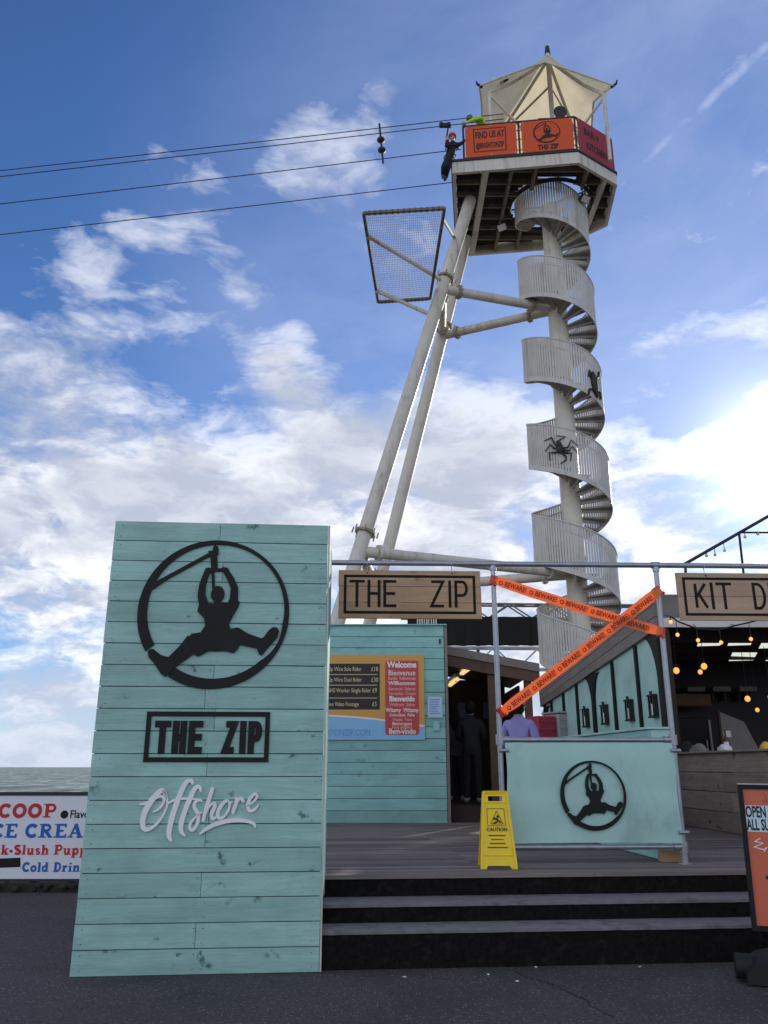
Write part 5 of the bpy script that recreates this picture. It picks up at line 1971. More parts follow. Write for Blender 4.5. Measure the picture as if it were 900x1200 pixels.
tp = lambda px, py: at(px, py, 8.545 + (at(px, py, 8.55).x - SC0.x) * math.sin(SY))
tape('orange BEWARE tape falling from the THE ZIP sign side to the KIT DROP side', tp(579, 680), tp(776, 741), -.012)
tape('orange BEWARE tape rising from above the caution sign to the KIT DROP sign', tp(588, 834), tp(772, 692), -.040)

# ------------------------------------------------------------------ caution sign
cq = at(583, 1015.5, 8.36)
CA = thing('caution_sign', 'yellow folding wet floor caution sign on the deck edge', 'floor sign', (cq.x, 8.36, .602), R(-2))
H, wb, wt = .68, .345, .245


def cpanel(sgn, name):
    mb = MB()
    lean = .17
    def P3(x, z, off=0):
        return (x, sgn * (-(lean) * (1 - z / H)) + sgn * off * -1, z)
    wz = lambda z: (wb + (wt - wb) * z / H) / 2
    outer = [(-wz(0), 0), (-wz(0) + .055, 0), (-wz(0) + .075, .028), (wz(0) - .075, .028), (wz(0) - .055, 0), (wz(0), 0), (wz(.15), .15), (wz(.5), .5),
             (wz(H) - .0, H - .02), (wz(H) - .02, H), (-wz(H) + .02, H), (-wz(H) - .0, H - .02), (-wz(.5), .5), (-wz(.15), .15)]
    # with a carrying slot near the top: build as bands
    bands = [(.028, .565), ]
    def quad(x0a, x1a, x0b, x1b, z0_, z1_):
        vs = [P3(x0a, z0_), P3(x1a, z0_), P3(x1b, z1_), P3(x0b, z1_), P3(x0a, z0_, -.018), P3(x1a, z0_, -.018), P3(x1b, z1_, -.018), P3(x0b, z1_, -.018)]
        f = [(0, 1, 2, 3), (7, 6, 5, 4), (0, 4, 5, 1), (1, 5, 6, 2), (2, 6, 7, 3), (3, 7, 4, 0)]
        mb.add(vs, f)
    quad(-wz(0), -wz(0) + .055, -wz(.028), -wz(.028) + .07, 0, .028)
    quad(wz(0) - .055, wz(0), wz(.028) - .07, wz(.028), 0, .028)
    quad(-wz(.028), wz(.028), -wz(.585), wz(.585), .028, .585)
    quad(-wz(.585), -.068, -wz(.632), -.068, .585, .632)
    quad(.068, wz(.585), .068, wz(.632), .585, .632)
    quad(-wz(.632), wz(.632), -wz(H) + .012, wz(H) - .012, .632, H)
    po = mb.build(name, M_yellow, CA)
    # raised rim
    rim = MB()
    for s_ in (-1, 1):
        rim.bar(P3(s_ * (wz(.0) - .012), .0, .006), P3(s_ * (wz(H) - .012), H - .01, .006), .022, .014, up=(0, 1, 0))
    for z in (.115, .575):
        rim.bar(P3(-wz(z), z, .003), P3(wz(z), z, .003), .008, .010, up=(0, 1, 0))
    rim.build('rim', M_yellow, po)
    return P3, po


P3, fp = cpanel(1, 'front_panel')
cpanel(-1, 'rear_panel')
MB().tube([(-wt / 2 + .01, 0, H - .012), (wt / 2 - .01, 0, H - .012)], .012, 10).build('hinge', M_yellow, CA, 50)
tilt = math.atan2(.17, H)
rot_c = (-tilt, 0, 0)
lnm = MB()
ff = lambda x, z: P3(x, z, .004)
for (x0_, z0_, x1_, z1_) in ((-.085, .37, .085, .37), (-.085, .52, .075, .52), (-.085, .37, -.085, .52), (.085, .37, .078, .52),
                             (-.055, .385, .005, .50), (.005, .50, .062, .385), (-.055, .385, .062, .385)):
    lnm.bar(ff(x0_, z0_), ff(x1_, z1_), .004, .004, up=(0, 1, 0))
# slipping figure
for (pts_, r_) in (([(-.03, .435), (.0, .428), (.02, .412)], .011), ([(.02, .412), (-.005, .398), (-.03, .392)], .008), ([(.02, .412), (.045, .398)], .007), ([(.005, .43), (.025, .452)], .006)):
    lnm.tube([ff(*p) for p in pts_], r_, 6)
lnm.ball(ff(.012, .452), .011, .008, .011, 8, 5)
for k, wdt in enumerate((.082, .06, .074, .095)):
    z = .285 - k * .034
    lnm.bar(ff(-wdt, z), ff(wdt * .95, z), .009 if k != 1 else .006, .004, up=(0, 1, 0))
lnm.build('print', M_yellowink, CA)
p_ = P3(0, .336, .006)
text('caution_lettering', 'CAUTION', .043, M_yellowink, CA, p_, bold=.0012, rot=rot_c)

# ------------------------------------------------------------------ bar
BX0, BX1, BY0, BY1 = 4.86, 11.5, 14.1, 18.6
BA = thing('beach_bar', 'dark open fronted bar with pale roof edge and glowing skylight sheets', 'bar', (BX0, BY0, .6))
fz0, fz1 = at(850, 735.5, BY0).z, at(850, 697, BY0).z
MB().box(BX0 - .05, BX1, BY0 - .06, BY0, fz0, fz0 + .16).build('fascia', M_whitepaint, BA, world=True)
MB().box(BX0 - .05, BX1, BY0 - .03, BY0 + .05, fz0 + .161, fz1).build('roof_edge', M_greywood, BA, world=True)
MB().box(BX0, BX1, BY0 + .055, BY1, fz0 + .12, fz0 + .24).build('roof', M_darkwood, BA, world=True)
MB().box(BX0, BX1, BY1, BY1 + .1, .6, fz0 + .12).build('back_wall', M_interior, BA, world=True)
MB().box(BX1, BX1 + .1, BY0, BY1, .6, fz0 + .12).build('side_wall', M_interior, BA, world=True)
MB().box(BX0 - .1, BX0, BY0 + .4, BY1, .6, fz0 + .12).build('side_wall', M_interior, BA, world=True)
for y_ in (15.2, 16.5, 17.7):
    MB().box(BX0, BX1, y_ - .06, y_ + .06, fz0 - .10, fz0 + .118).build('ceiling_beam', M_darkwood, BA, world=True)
MB().box(BX0 - .10, BX0 + .06, BY0, BY0 + .14, .6, fz0).build('post', M_darkwood, BA, world=True)
GC = 'glowing skylight sheets in the bar'
cz = fz0 - .01
for (p, sx, sy_) in (((832, 750), .42, .62), ((868, 750), .42, .55), ((905, 753), .42, .6), ((871, 767), .5, .8), ((915, 767), .5, .8)):
    d = ray(*p)
    yy_ = (cz - EYE) / (d.z / d.y)
    c_ = at(p[0], p[1], yy_)
    o = thing('bar_skylight', 'pale rectangular skylight inside the bar, its daylight drawn as a glow', 'light', (c_.x, c_.y, cz - .02), 0, GC, rot=(R(-9), 0, R(-14)))
    MB().box(-sx / 2, sx / 2, -sy_ / 2, sy_ / 2, 0, .03).build('daylight_sheet', M_skyglow, o)  # translucent roof sheet; daylight through it is given as its own glow
    f = MB()
    for (x0_, x1_, y0_, y1_) in ((-sx / 2 - .03, sx / 2 + .03, -sy_ / 2 - .03, -sy_ / 2 - .001), (-sx / 2 - .03, sx / 2 + .03, sy_ / 2 + .001, sy_ / 2 + .03), (-sx / 2 - .03, -sx / 2 - .001, -sy_ / 2, sy_ / 2), (sx / 2 + .001, sx / 2 + .03, -sy_ / 2, sy_ / 2)):
        f.box(x0_, x1_, y0_, y1_, -.01, .11)
    f.build('frame', M_darkwood, o)
# shelves, menu board, panels at the back of the bar
GS = 'grey shelf ledges at the back of the bar'
SHL = ['grey shelf ledge on the bar back wall above the brown menu board', 'middle one of three grey shelf ledges on the bar back wall', 'grey shelf ledge on the bar back wall above the canvas screen']
for i, px in enumerate((817, 847, 878)):
    p = at(px, 806, 17.9)
    o = thing('wall_shelf', SHL[i], 'shelf', (p.x, 18.25, p.z - .12), 0, GS)
    child_box('ledge', M_shelf, o, (0, 0, .10), (.38, .60, .10), .006)
    for x in (-.13, .13):
        child_box('bracket', M_darksteel, o, (x, .10, -.04), (.03, .40, .16), .003)
p = at(823, 828, 17.6)
mbd = thing('bar_menu_board', 'dull brown menu board across the back of the bar', 'board', (p.x, 18.1, p.z))
child_box('board', M_brownwood, mbd, (0, 0, .18), (.78, .03, .24), .004)
child_box('frame_rail', M_darkwood, mbd, (0, 0, .045), (.82, .05, .03), .003)
for x in (-.3, .3):
    child_box('hanger', M_darksteel, mbd, (x, .26, .25), (.03, .48, .03), .003)
p = at(815, 870, 17.6)
fr_ = thing('bar_fridge', 'black tall fridge with grey door edge at the back of the bar', 'fridge', (p.x, 18.15, .6))
child_box('body', M_black, fr_, (0, 0, .95), (.85, .7, 1.9), .02)
child_box('door_edge', M_greybox, fr_, (.40, -.37, 1.1), (.05, .04, 1.5), .006)
child_box('handle', M_steel, fr_, (.30, -.38, 1.2), (.025, .05, .5), .006)
p = at(866, 850, 16.6)
cv = thing('canvas_screen', 'grey canvas screen leaning inside the bar', 'screen', (p.x, 16.6, .6))
cm = MB()
cm.prism([(-.38, 0), (.46, 0), (.46, .9), (.10, 1.75), (-.38, 1.95)], -.02, .02)
cm.build('canvas', M_greycloth, cv)
for (x, h_) in ((-.38, 1.97), (.46, .95)):
    child_box('pole', M_darkwood, cv, (x, .0, h_ / 2), (.05, .06, h_), .006)
child_box('paper_card', M_paper, cv, (.08, -.026, 1.02), (.20, .008, .28), .001)
p = at(849, 846, 16.2)
child_box('white_card', M_whitecloth, cv, (-.26, -.026, 1.52), (.14, .008, .12), .001)

# parapet of wide planks
PP = thing('plank_parapet', 'low parapet of wide weathered planks round the bar terrace', 'parapet', (4.84, 14.25, .6), R(-85.3))
PLn, PR = 6.4, 4
phh = 1.10 / PR
for i in range(PR):
    js = sorted([0, PLn] + [random.uniform(1.6, 2.4), random.uniform(3.6, 4.6)])
    for a_, b2 in zip(js, js[1:]):
        child_box('plank', M_parapet, PP, ((a_ + b2) / 2, random.uniform(-.006, .006), phh * (i + .5)), (b2 - a_ - .006, .045, phh - .008), .008)
for l in (.1, 1.7, 3.3, 4.9, 6.3):
    child_box('rear_post', M_darkwood, PP, (l, .07, .55), (.09, .09, 1.09), .006)
child_box('cap', M_parapet, PP, (PLn / 2, .10, 1.118), (PLn, .34, .03), .006)
# things resting on the parapet
def on_cap(px, py=880, back=.12):
    for k in range(200):
        l = PLn * k / 199
        a_ = R(-85.3)
        x = 4.84 + l * math.cos(a_) - back * math.sin(a_)
        y_ = 14.25 + l * math.sin(a_) + back * math.cos(a_)
        # screen column of that spot
        fwd = y_ * math.cos(PITCH) + (1.73 - EYE) * math.sin(PITCH)
        if CX + FPX * x / fwd >= px:
            return Vector((x, y_, 1.734))
    return Vector((x, y_, 1.734))


def lump(name, label, cat, p, sx, sy_, sz, m_, seed, part='cloth'):
    rnd = random.Random(seed)
    o = thing(name, label, cat, tuple(p), rnd.uniform(0, 3))
    mb = MB()
    n_, k_ = 16, 7
    vs, fs = [], []
    for i in range(k_ + 1):
        th = math.pi / 2 * (1 - i / k_)
        for j in range(n_):
            a_ = 2 * math.pi * j / n_
            wob = 1 + .18 * math.sin(3 * a_ + seed) + .10 * math.sin(5 * a_ + 2 * i)
            vs.append((sx * math.sin(th) * math.cos(a_) * wob, sy_ * math.sin(th) * math.sin(a_) * wob, sz * math.cos(th) * (1 + .12 * math.sin(4 * a_ + i))))
    for i in range(k_):
        for j in range(n_):
            fs.append((i * n_ + j, i * n_ + (j + 1) % n_, (i + 1) * n_ + (j + 1) % n_, (i + 1) * n_ + j))
    fs.append(tuple(reversed(range(n_))))
    mb.add(vs, fs)
    mb.build(part, m_, o, 70)
    return o


q = on_cap(806)
lump('dark_bag', 'dark crumpled bag on the end of the plank parapet by the scaffold post', 'bag', q, .13, .10, .17, M_darkcloth, 1, 'body')
q = on_cap(820)
lump('grey_cloth', 'grey folded cloth on the plank parapet beside the dark bag', 'cloth', q, .13, .11, .12, M_greycloth, 2)
q = on_cap(849)
lump('white_cloth', 'white crumpled cloth on the plank parapet', 'cloth', q, .12, .10, .09, M_whitecloth, 3)
q = on_cap(897)
lump('mustard_bowl', 'mustard yellow rounded bowl upturned on the plank parapet', 'bowl', q, .085, .08, .09, M_yellowcloth, 4, 'bowl')
q = on_cap(852, back=.20)
bo = thing('bottle', 'dark bottle with pale label on the parapet behind the white cloth', 'bottle', tuple(q))
b1 = MB()
b1.lathe((0, 0, 0), [(.034, 0), (.036, .01), (.036, .15), (.03, .18), (.014, .22), (.013, .29), (.015, .30)], 14)
b1.build('glass', M_glass, bo, 40)
MB().tube([(0, 0, .05), (0, 0, .13)], .0368, 14).build('paper_label', M_whitecloth, bo, 40)

# ------------------------------------------------------------------ festoon bulbs
GB = 'lit amber bulbs hanging in and in front of the bar'
def bulb(px, py, Y, r, ztop, label):
    p = at(px, py, Y)
    o = thing('festoon_bulb', label, 'bulb', tuple(p), 0, GB)
    b1 = MB()
    b1.lathe(p, [(r * .25, -r * 1.0), (r * .75, -r * .7), (r, -r * .05), (r * .86, r * .55), (r * .42, r * 1.05)], 14)
    b1.build('glass', M_bulb, o, 60, world=True)
    MB().tube([p + Vector((0, 0, r * 1.0)), p + Vector((0, 0, r * 1.9))], r * .45, 10).build('socket', M_darksteel, o, 50, world=True)
    MB().tube([p + Vector((0, 0, r * 1.9)), Vector((p.x, p.y, ztop))], .006, 6).build('cord', M_darksteel, o, 50, world=True)


LB = 'lit amber festoon bulb hanging under the bar roof edge'
fy = 13.85
fpts = [at(785, 722, fy), at(796, 729, fy), at(818, 737, fy), at(842, 738, fy), at(862, 733, fy), at(880, 729, fy), at(905, 722, fy), at(940, 738, fy)]
fc = thing('festoon_cable', 'black festoon light cable looped along the bar roof edge', 'cable', tuple(fpts[0]))
MB().tube(fpts, .014, 6).build('cable', M_darksteel, fc, 50, world=True)
fq = MB()
for p in fpts[::2]:
    fq.tube([p, Vector((p.x, BY0 - .03, max(p.z + .05, fz0 + .06)))], .006, 6)
fq.build('hanger', M_darksteel, fc, world=True)
for (px, py) in ((786, 729), (794, 744), (818, 750.5), (845, 753), (880, 749)):
    q = at(px, py, fy)
    zt = min([p.z + (p.x - q.x) ** 2 for p in fpts], key=lambda v: 0) if False else None
    # cable height above this bulb
    for a_, b2 in zip(fpts, fpts[1:]):
        if a_.x <= q.x <= b2.x:
            zt = a_.z + (b2.z - a_.z) * (q.x - a_.x) / (b2.x - a_.x)
    bulb(px, py, fy, .032, zt if zt and zt > q.z + .05 else q.z + .16, LB)
LB2 = ['lit amber globe pendant inside the bar close beside the scaffold post', 'upper globe of the two touching lit pendants in the bar', 'lower globe of the two touching lit pendants in the bar',
       'lit amber globe pendant hanging over the canvas screen in the bar', 'smallest lit amber globe, hanging lowest in the bar', 'lit amber globe pendant beyond the lowest hanging one in the bar']
for lb_, (px, py, Y, r) in zip(LB2, ((792.5, 786, 15.0, .056), (825, 781, 15.6, .058), (820.5, 787.5, 16.0, .045), (876, 819, 16.3, .055), (887.5, 832, 17.0, .042), (903, 817, 16.0, .05))):
    bulb(px, py, Y, r, cz + .11, lb_)

# awning frame above the bar roof
AW = thing('awning_frame', 'thin dark awning frame rising above the bar roof', 'frame', (BX0 + .2, 13.9, fz1))
A0, A1 = at(803, 660, 13.9), at(930, 588, 13.9)
B0, B1 = at(866, 624, 13.9), at(940, 624, 13.9)
C1_ = at(871, 697, 13.9)
MB().tube([A0 + Vector((-.02, 0, -.02)), A1], .028, 8).build('rake', M_darksteel, AW, 50, world=True)
MB().tube([B0, B1], .018, 8).build('rail', M_darksteel, AW, 50, world=True)
MB().tube([B0, Vector((B0.x + .02, 14.0, fz1 - .05))], .022, 8).build('upright', M_darksteel, AW, 50, world=True)
MB().tube([A0, Vector((A0.x, 14.0, fz1 - .05))], .025, 8).build('upright', M_darksteel, AW, 50, world=True)
GU = 'unlit clear bulbs on the awning frame'
for (px, py) in ((828, 651), (838, 650), (849, 645), (873, 629), (888, 625.5)):
    p = at(px, py, 13.9)
    kx = (p.x - A0.x) / (A1.x - A0.x)
    zt = A0.z + (A1.z - A0.z) * kx if px < 866 else B0.z
    o = thing('clear_bulb', 'small unlit clear bulb hanging from the awning frame above the bar', 'bulb', tuple(p), 0, GU)
    b1 = MB()
    b1.lathe(p, [(.008, -.03), (.024, -.018), (.028, 0), (.012, .03)], 10)
    b1.build('glass', M_bulboff, o, 60, world=True)
    MB().tube([p + Vector((0, 0, .028)), Vector((p.x, p.y, max(zt, p.z + .05)))], .006, 6).build('cord', M_darksteel, o, 50, world=True)

# ------------------------------------------------------------------ A-board on the promenade
ab = thing('pavement_sign', 'coral poster sign in black frame on a wheeled rubber base by the steps', 'sign', (3.10, 6.66, .008), 0, rot=(0, R(1.0), R(-16)))
aw, a0_, a1_ = .70, .36, 1.335
pl_ = MB()
pl_.box(-aw / 2, aw / 2, -.012, .012, a0_, a1_)
pl_.build('poster', M_coral, ab)
f = MB()
frame_rect(f, -aw / 2 - .022, aw / 2 + .022, a0_ - .035, a1_ + .022, .032, -.028, .028)
f.build('frame', M_black, ab)
MB().box(-aw / 2 - .024, aw / 2 + .024, -.030, .030, a1_ + .0225, a1_ + .032).build('top_edge', M_steel, ab)
MB().box(-aw / 2 + .015, aw / 2 - .015, -.0155, -.0122, 1.015, 1.205).build('blue_panel', M_lightblue, ab)
text('lettering', 'OPEN DAILY', .112, M_print, ab, (-.335, -.0165, 1.155), bold=.003, xs=.50, align='LEFT')
text('lettering', 'ALL SUMMER', .112, M_print, ab, (-.335, -.0165, 1.062), bold=.003, xs=.47, align='LEFT')
ak = MB()
ak.prism([(-.19, .86), (.26, .86), (.30, .91), (.26, .96), (-.19, .96), (-.165, .91)], -.0155, -.0122)
ak.build('black_ribbon', M_print, ab)
text('lettering', 'THE ZIP', .06, M_whiteink, ab, (.05, -.0165, .91), bold=.001)
sw = MB()
stroke(sw, [(-.25, .97), (-.29, .945), (-.235, .935), (-.30, .905), (-.24, .89), (-.21, .905), (-.235, .875)], .008, -.0155, -.0122)
sw.build('white_scribble', M_whiteink, ab)
hk = MB()
stroke(hk, [(-.19, 1.30), (-.175, 1.245), (-.185, 1.23), (-.20, 1.24), (-.19, 1.255)], .006, -.0155, -.0122)
hk.box(-.12, .2, -.0150, -.0122, 1.245, 1.285)
hk.build('faded_print', mat('faded_rust_print', srgb(175, 75, 45), .5, bump=0), ab)
text('lettering', 'SEAFRONT', .055, M_whiteink, ab, (.0, -.0165, .76), bold=.001) if False else None
gl_ = MB()
for k, (z, w0) in enumerate(((.765, .12), (.695, .24), (.645, .22), (.595, .23), (.545, .18))):
    gl_.cur = 0 if k == 0 else 1
    xx = -w0
    while xx < w0:
        ww = random.uniform(.02, .06)
        gl_.box(xx, min(xx + ww, w0), -.0150, -.0122, z - .012, z + .012)
        xx += ww + .014
gl_.build('small_print', [M_whiteink, M_print], ab)
st_ = MB()
for x in (-.2, .2):
    st_.box(x - .02, x + .02, -.02, .02, .16, a0_ - .034)
st_.build('spring_post', M_steel, ab)
bs = MB()
prof = [(-.46, 0), (.46, 0), (.46, .06), (.36, .15), (.22, .19), (-.22, .19), (-.36, .15), (-.46, .06)]
bs.prism(prof, -.20, .20)
bs.build('rubber_base', M_rubber, ab, 40)
for s_ in (-1, 1):
    w_ = MB()
    w_.tube([(s_ * .40, -.03, .085), (s_ * .52, -.03, .085)], .085, 18)
    w_.build('wheel', M_rubber, ab, 50)

# ------------------------------------------------------------------ scraps on the ground and steps
GLt = 'white scraps of litter by the steps'
def scrap(p, L, w, rz, up=False):
    o = MB()
    if up:
        o.box(-w / 2, w / 2, -.006, 0, 0, L)
    else:
        o.prism([(-L / 2, 0), (L / 2, 0), (L * .42, w * .25), (-L * .3, w * .3)], -w / 2, w / 2)
    ob = o.build('litter_scrap', M_litter)
    ob.location = p
    ob.rotation_euler = (0, 0, rz)
    return tag(ob, 'tiny white scrap of litter lying by the foot of the dark steps', 'litter', GLt)


random.seed(11)
for (px, py) in ((474, 1145), (572, 1142), (624, 1128.5), (750, 1133), (606, 1150), (872, 1090)):
    d = ray(px, py)
    if px == 872:
        continue
    t_ = -EYE / d.z
    x, y_ = d.x * t_, d.y * t_
    # keep clear of the first riser
    ymax = 7.22 + (x - 1.0) * math.tan(YAW) - .03
    scrap((x, min(y_, ymax), .0005), random.uniform(.02, .04), random.uniform(.012, .02), random.uniform(0, 3))

# ------------------------------------------------------------------ people
def person(name, label, J, mats, region, head_dir=(0, 1, 0), hair=None, helmet=None, scale=1.0, bulk=1.0):
    """J: joint -> point (world). One continuous skinned body; head with a face, fingers on each hand."""
    E = [('pelvis', 'spine'), ('spine', 'chest'), ('chest', 'neck'), ('neck', 'head'),
         ('chest', 'shl'), ('shl', 'ell'), ('ell', 'wrl'), ('wrl', 'hal'), ('chest', 'shr'), ('shr', 'elr'), ('elr', 'wrr'), ('wrr', 'har'),
         ('pelvis', 'hil'), ('hil', 'knl'), ('knl', 'anl'), ('anl', 'tol'), ('pelvis', 'hir'), ('hir', 'knr'), ('knr', 'anr'), ('anr', 'tor')]
    rad = dict(pelvis=(.155, .11), spine=(.14, .105), chest=(.165, .115), neck=(.06, .06), head=(.06, .06), shl=(.075, .075), shr=(.075, .075), ell=(.05, .05), elr=(.05, .05),
               wrl=(.034, .034), wrr=(.034, .034), hal=(.036, .022), har=(.036, .022), hil=(.095, .095), hir=(.095, .095), knl=(.066, .066), knr=(.066, .066),
               anl=(.048, .048), anr=(.048, .048), tol=(.042, .032), tor=(.042, .032))
    names = list(rad)
    idx = {n_: i for i, n_ in enumerate(names)}
    root = thing(name, label, 'person', tuple(J.get('base', J['pelvis'])))
    me = bpy.data.meshes.new('body')
    me.from_pydata([tuple(J[n_]) for n_ in names], [(idx[a], idx[b_]) for a, b_ in E], [])
    ob = bpy.data.objects.new('body_source', me)
    COL.objects.link(ob)
    md = ob.modifiers.new('Skin', 'SKIN')
    md.use_smooth_shade = True
    md.branch_smoothing = .6
    sv = me.skin_vertices[0].data
    for n_ in names:
        sv[idx[n_]].radius = [q * scale * (bulk if n_ not in ('neck', 'head', 'hal', 'har', 'tol', 'tor') else 1.0) for q in rad[n_]]
        sv[idx[n_]].use_root = (n_ == 'pelvis')
    s2 = ob.modifiers.new('Sub', 'SUBSURF')
    s2.levels = s2.render_levels = 2
    dg = bpy.context.evaluated_depsgraph_get()
    ev = bpy.data.meshes.new_from_object(ob.evaluated_get(dg))
    bpy.data.objects.remove(ob)
    mb = MB()
    mkeys = list(mats)
    segs = [(a, b_, Vector(J[a]), Vector(J[b_])) for a, b_ in E]
    vs = [v.co.copy() for v in ev.vertices]
    for p in ev.polygons:
        c = p.center
        best, bk = 1e9, None
        for (a, b_, pa, pb) in segs:
            d = pb - pa
            t_ = max(0, min(1, (c - pa).dot(d) / d.length_squared))
            dd = (c - (pa + d * t_)).length
            if dd < best:
                best, bk = dd, (b_, t_)
        mb.f.append(list(p.vertices))
        mb.mi.append(mkeys.index(region(bk[0], bk[1])))
    mb.v = [tuple(v) for v in vs]
    # head: skull, jaw, nose, ears
    hd = Vector(head_dir).normalized()
    upv = (Vector(J['head']) - Vector(J['neck'])).normalized()
    sd = hd.cross(upv).normalized()
    fw = upv.cross(sd).normalized()
    Mh = Matrix((sd, fw, upv)).transposed()
    hc = Vector(J['head']) + upv * .07 * scale
    mb.cur = mkeys.index('skin')
    mb.ball(hc + upv * .03 * scale, .077 * scale, .095 * scale, .105 * scale, 16, 10, Mh)
    mb.ball(hc - upv * .045 * scale + fw * .025 * scale, .058 * scale, .066 * scale, .07 * scale, 12, 8, Mh)
    mb.tube([hc + fw * .088 * scale + upv * .025 * scale, hc + fw * .108 * scale - upv * .012 * scale], [.008 * scale, .015 * scale], 8)
    for s_ in (-1, 1):
        mb.ball(hc + sd * s_ * .078 * scale + upv * .01 * scale, .012 * scale, .022 * scale, .032 * scale, 8, 6, Mh)
    # fingers
    for side in ('l', 'r'):
        w_, h_ = Vector(J['wr' + side]), Vector(J['ha' + side])
        d = (h_ - w_).normalized()
        lat = d.cross(fw)
        lat = lat.normalized() if lat.length > .1 else sd
        nrm_ = lat.cross(d).normalized()
        for k, ln in enumerate((.062, .074, .070, .054)):
            b0 = h_ + lat * ((k - 1.5) * .019) * scale
            m1 = b0 + d * ln * .6 * scale + nrm_ * .008 * scale
            m2 = m1 + (d * .6 + nrm_ * .75).normalized() * ln * .55 * scale
            mb.tube([b0 - d * .02 * scale, m1, m2], [.0095 * scale, .009 * scale, .0075 * scale], 6)
        tb = w_.lerp(h_, .45) + lat * .034 * scale
        mb.tube([tb, tb + (lat * .7 + d).normalized() * .035 * scale, tb + (lat * .25 + d).normalized() * .066 * scale], [.012 * scale, .011 * scale, .008 * scale], 6)
    body = mb.build('body', [mats[k] for k in mkeys], root, 80, world=True)
    # eyes and mouth
    fm = MB()
    for s_ in (-1, 1):
        fm.ball(hc + fw * .083 * scale + sd * s_ * .032 * scale + upv * .03 * scale, .012 * scale, .008 * scale, .008 * scale, 8, 5, Mh)
    fm.tube([hc + fw * .090 * scale - upv * .05 * scale - sd * .022 * scale, hc + fw * .094 * scale - upv * .052 * scale, hc + fw * .090 * scale - upv * .05 * scale + sd * .022 * scale], .005 * scale, 5)
    fm.build('face_feature', M_hair, body, 60, world=True)
    if hair is not None:
        hm = MB()
        hm.ball(hc + upv * .035 * scale - fw * .028 * scale, .096 * scale, .104 * scale, .118 * scale, 16, 10, Mh)
        if hair == 'bob':
            hm.tube([hc + upv * .05 * scale - fw * .03 * scale, hc - upv * .05 * scale - fw * .045 * scale, hc - upv * .13 * scale - fw * .045 * scale], [.09 * scale, .105 * scale, .085 * scale], 14)
        if hair == 'long':
            hm.tube([hc + upv * .06 * scale - fw * .03 * scale, hc - upv * .05 * scale - fw * .06 * scale, hc - upv * .20 * scale - fw * .07 * scale, hc - upv * .30 * scale - fw * .06 * scale], [.08 * scale, .10 * scale, .09 * scale, .04 * scale], 12)
        hm.build('hair', M_hair, root, 70, world=True)
    if helmet is not None:
        em = MB()
        n_, k_ = 18, 6
        vs, fs = [], []
        for i in range(k_ + 1):
            th = math.pi * .56 * i / k_
            for j in range(n_):
                a_ = 2 * math.pi * j / n_
                p = Vector((.105 * math.sin(th) * math.cos(a_), .125 * math.sin(th) * math.sin(a_), .12 * math.cos(th))) * scale
                vs.append(hc + upv * .03 * scale + Mh @ p)
        for i in range(k_):
            for j in range(n_):
                fs.append((i * n_ + j, (i + 1) * n_ + j, (i + 1) * n_ + (j + 1) % n_, i * n_ + (j + 1) % n_))
        em.add(vs, fs)
        em.build('helmet', helmet, root, 70, world=True)
    return root


def reg_coat(j, t_):
    if j in ('hal', 'har'): return 'skin'
    if j in ('tol', 'tor'): return 'shoe'
    if j in ('anl', 'anr') and t_ > .94: return 'shoe'
    if j in ('knl', 'knr', 'anl', 'anr'): return 'leg'
    if j in ('hil', 'hir'): return 'top'
    if j == 'head': return 'skin'
    return 'top'


def standing(bx_, by_, bz_, h, face, arm='down', lean=0.0):
    """simple upright pose; face = direction the chest points, unit vector in plan"""
    f = Vector((face[0], face[1], 0)).normalized()
    s_ = Vector((f.y, -f.x, 0))          # person's right
    B = Vector((bx_, by_, bz_))
    k = h / 1.75
    U = lambda r_, fw_, z: B + s_ * r_ * k + f * fw_ * k + Vector((0, 0, z * k))
    J = dict(base=B, pelvis=U(0, 0, .95), spine=U(0, .0, 1.12), chest=U(0, .01, 1.32), neck=U(0, 0, 1.47), head=U(0, .015, 1.55),
             shl=U(-.17, 0, 1.40), shr=U(.17, 0, 1.40), hil=U(-.09, 0, .90), hir=U(.09, 0, .90), knl=U(-.10, .03, .50), knr=U(.10, .02, .50),
             anl=U(-.11, -.02, .085), anr=U(.11, -.03, .085), tol=U(-.13, .14, .034), tor=U(.13, .13, .034))
    if arm == 'down':
        J.update(ell=U(-.24, -.02, 1.12), wrl=U(-.23, .08, .89), hal=U(-.225, .11, .81), elr=U(.24, -.02, 1.12), wrr=U(.23, .08, .89), har=U(.225, .11, .81))
    else:
        J.update(ell=U(-.25, .02, 1.13), wrl=U(-.12, .22, 1.10), hal=U(-.05, .24, 1.11), elr=U(.25, .02, 1.13), wrr=U(.12, .22, 1.06), har=U(.05, .24, 1.06))
    return J, f


J, f = standing(1.62, 15.75, .86, 1.80, (.15, 1), 'fold')
person('person', 'person in black coat seen from behind in the shelter doorway', J, dict(top=M_darkcloth, leg=M_trouser, shoe=M_trainer, skin=M_skin), lambda j, t_: 'top' if j == 'head' and t_ < .7 else reg_coat(j, t_), f, hair='short', scale=1.06, bulk=1.28)
J, f = standing(1.36, 16.35, .86, 1.72, (-.2, 1), 'fold')
person('person', 'person in patterned dark jacket half hidden by the kiosk corner', J, dict(top=M_greyjacket, leg=M_trouser, shoe=M_trainer, skin=M_skin), reg_coat, f, hair='long')
J, f = standing(1.80, 11.3, .6, 1.84, (.6, .8), 'fold')
person('person', 'person with dark hair in lavender jacket standing behind the mint banner', J, dict(top=M_lavender, leg=M_trouser, shoe=M_trainer, skin=M_skin), reg_coat, (.75, .5, 0), hair='bob', bulk=.98)

# zip rider hanging from the second cable, one hand on the platform rail
def hang(px, py, Y=18.42):
    return at(px, py, Y)


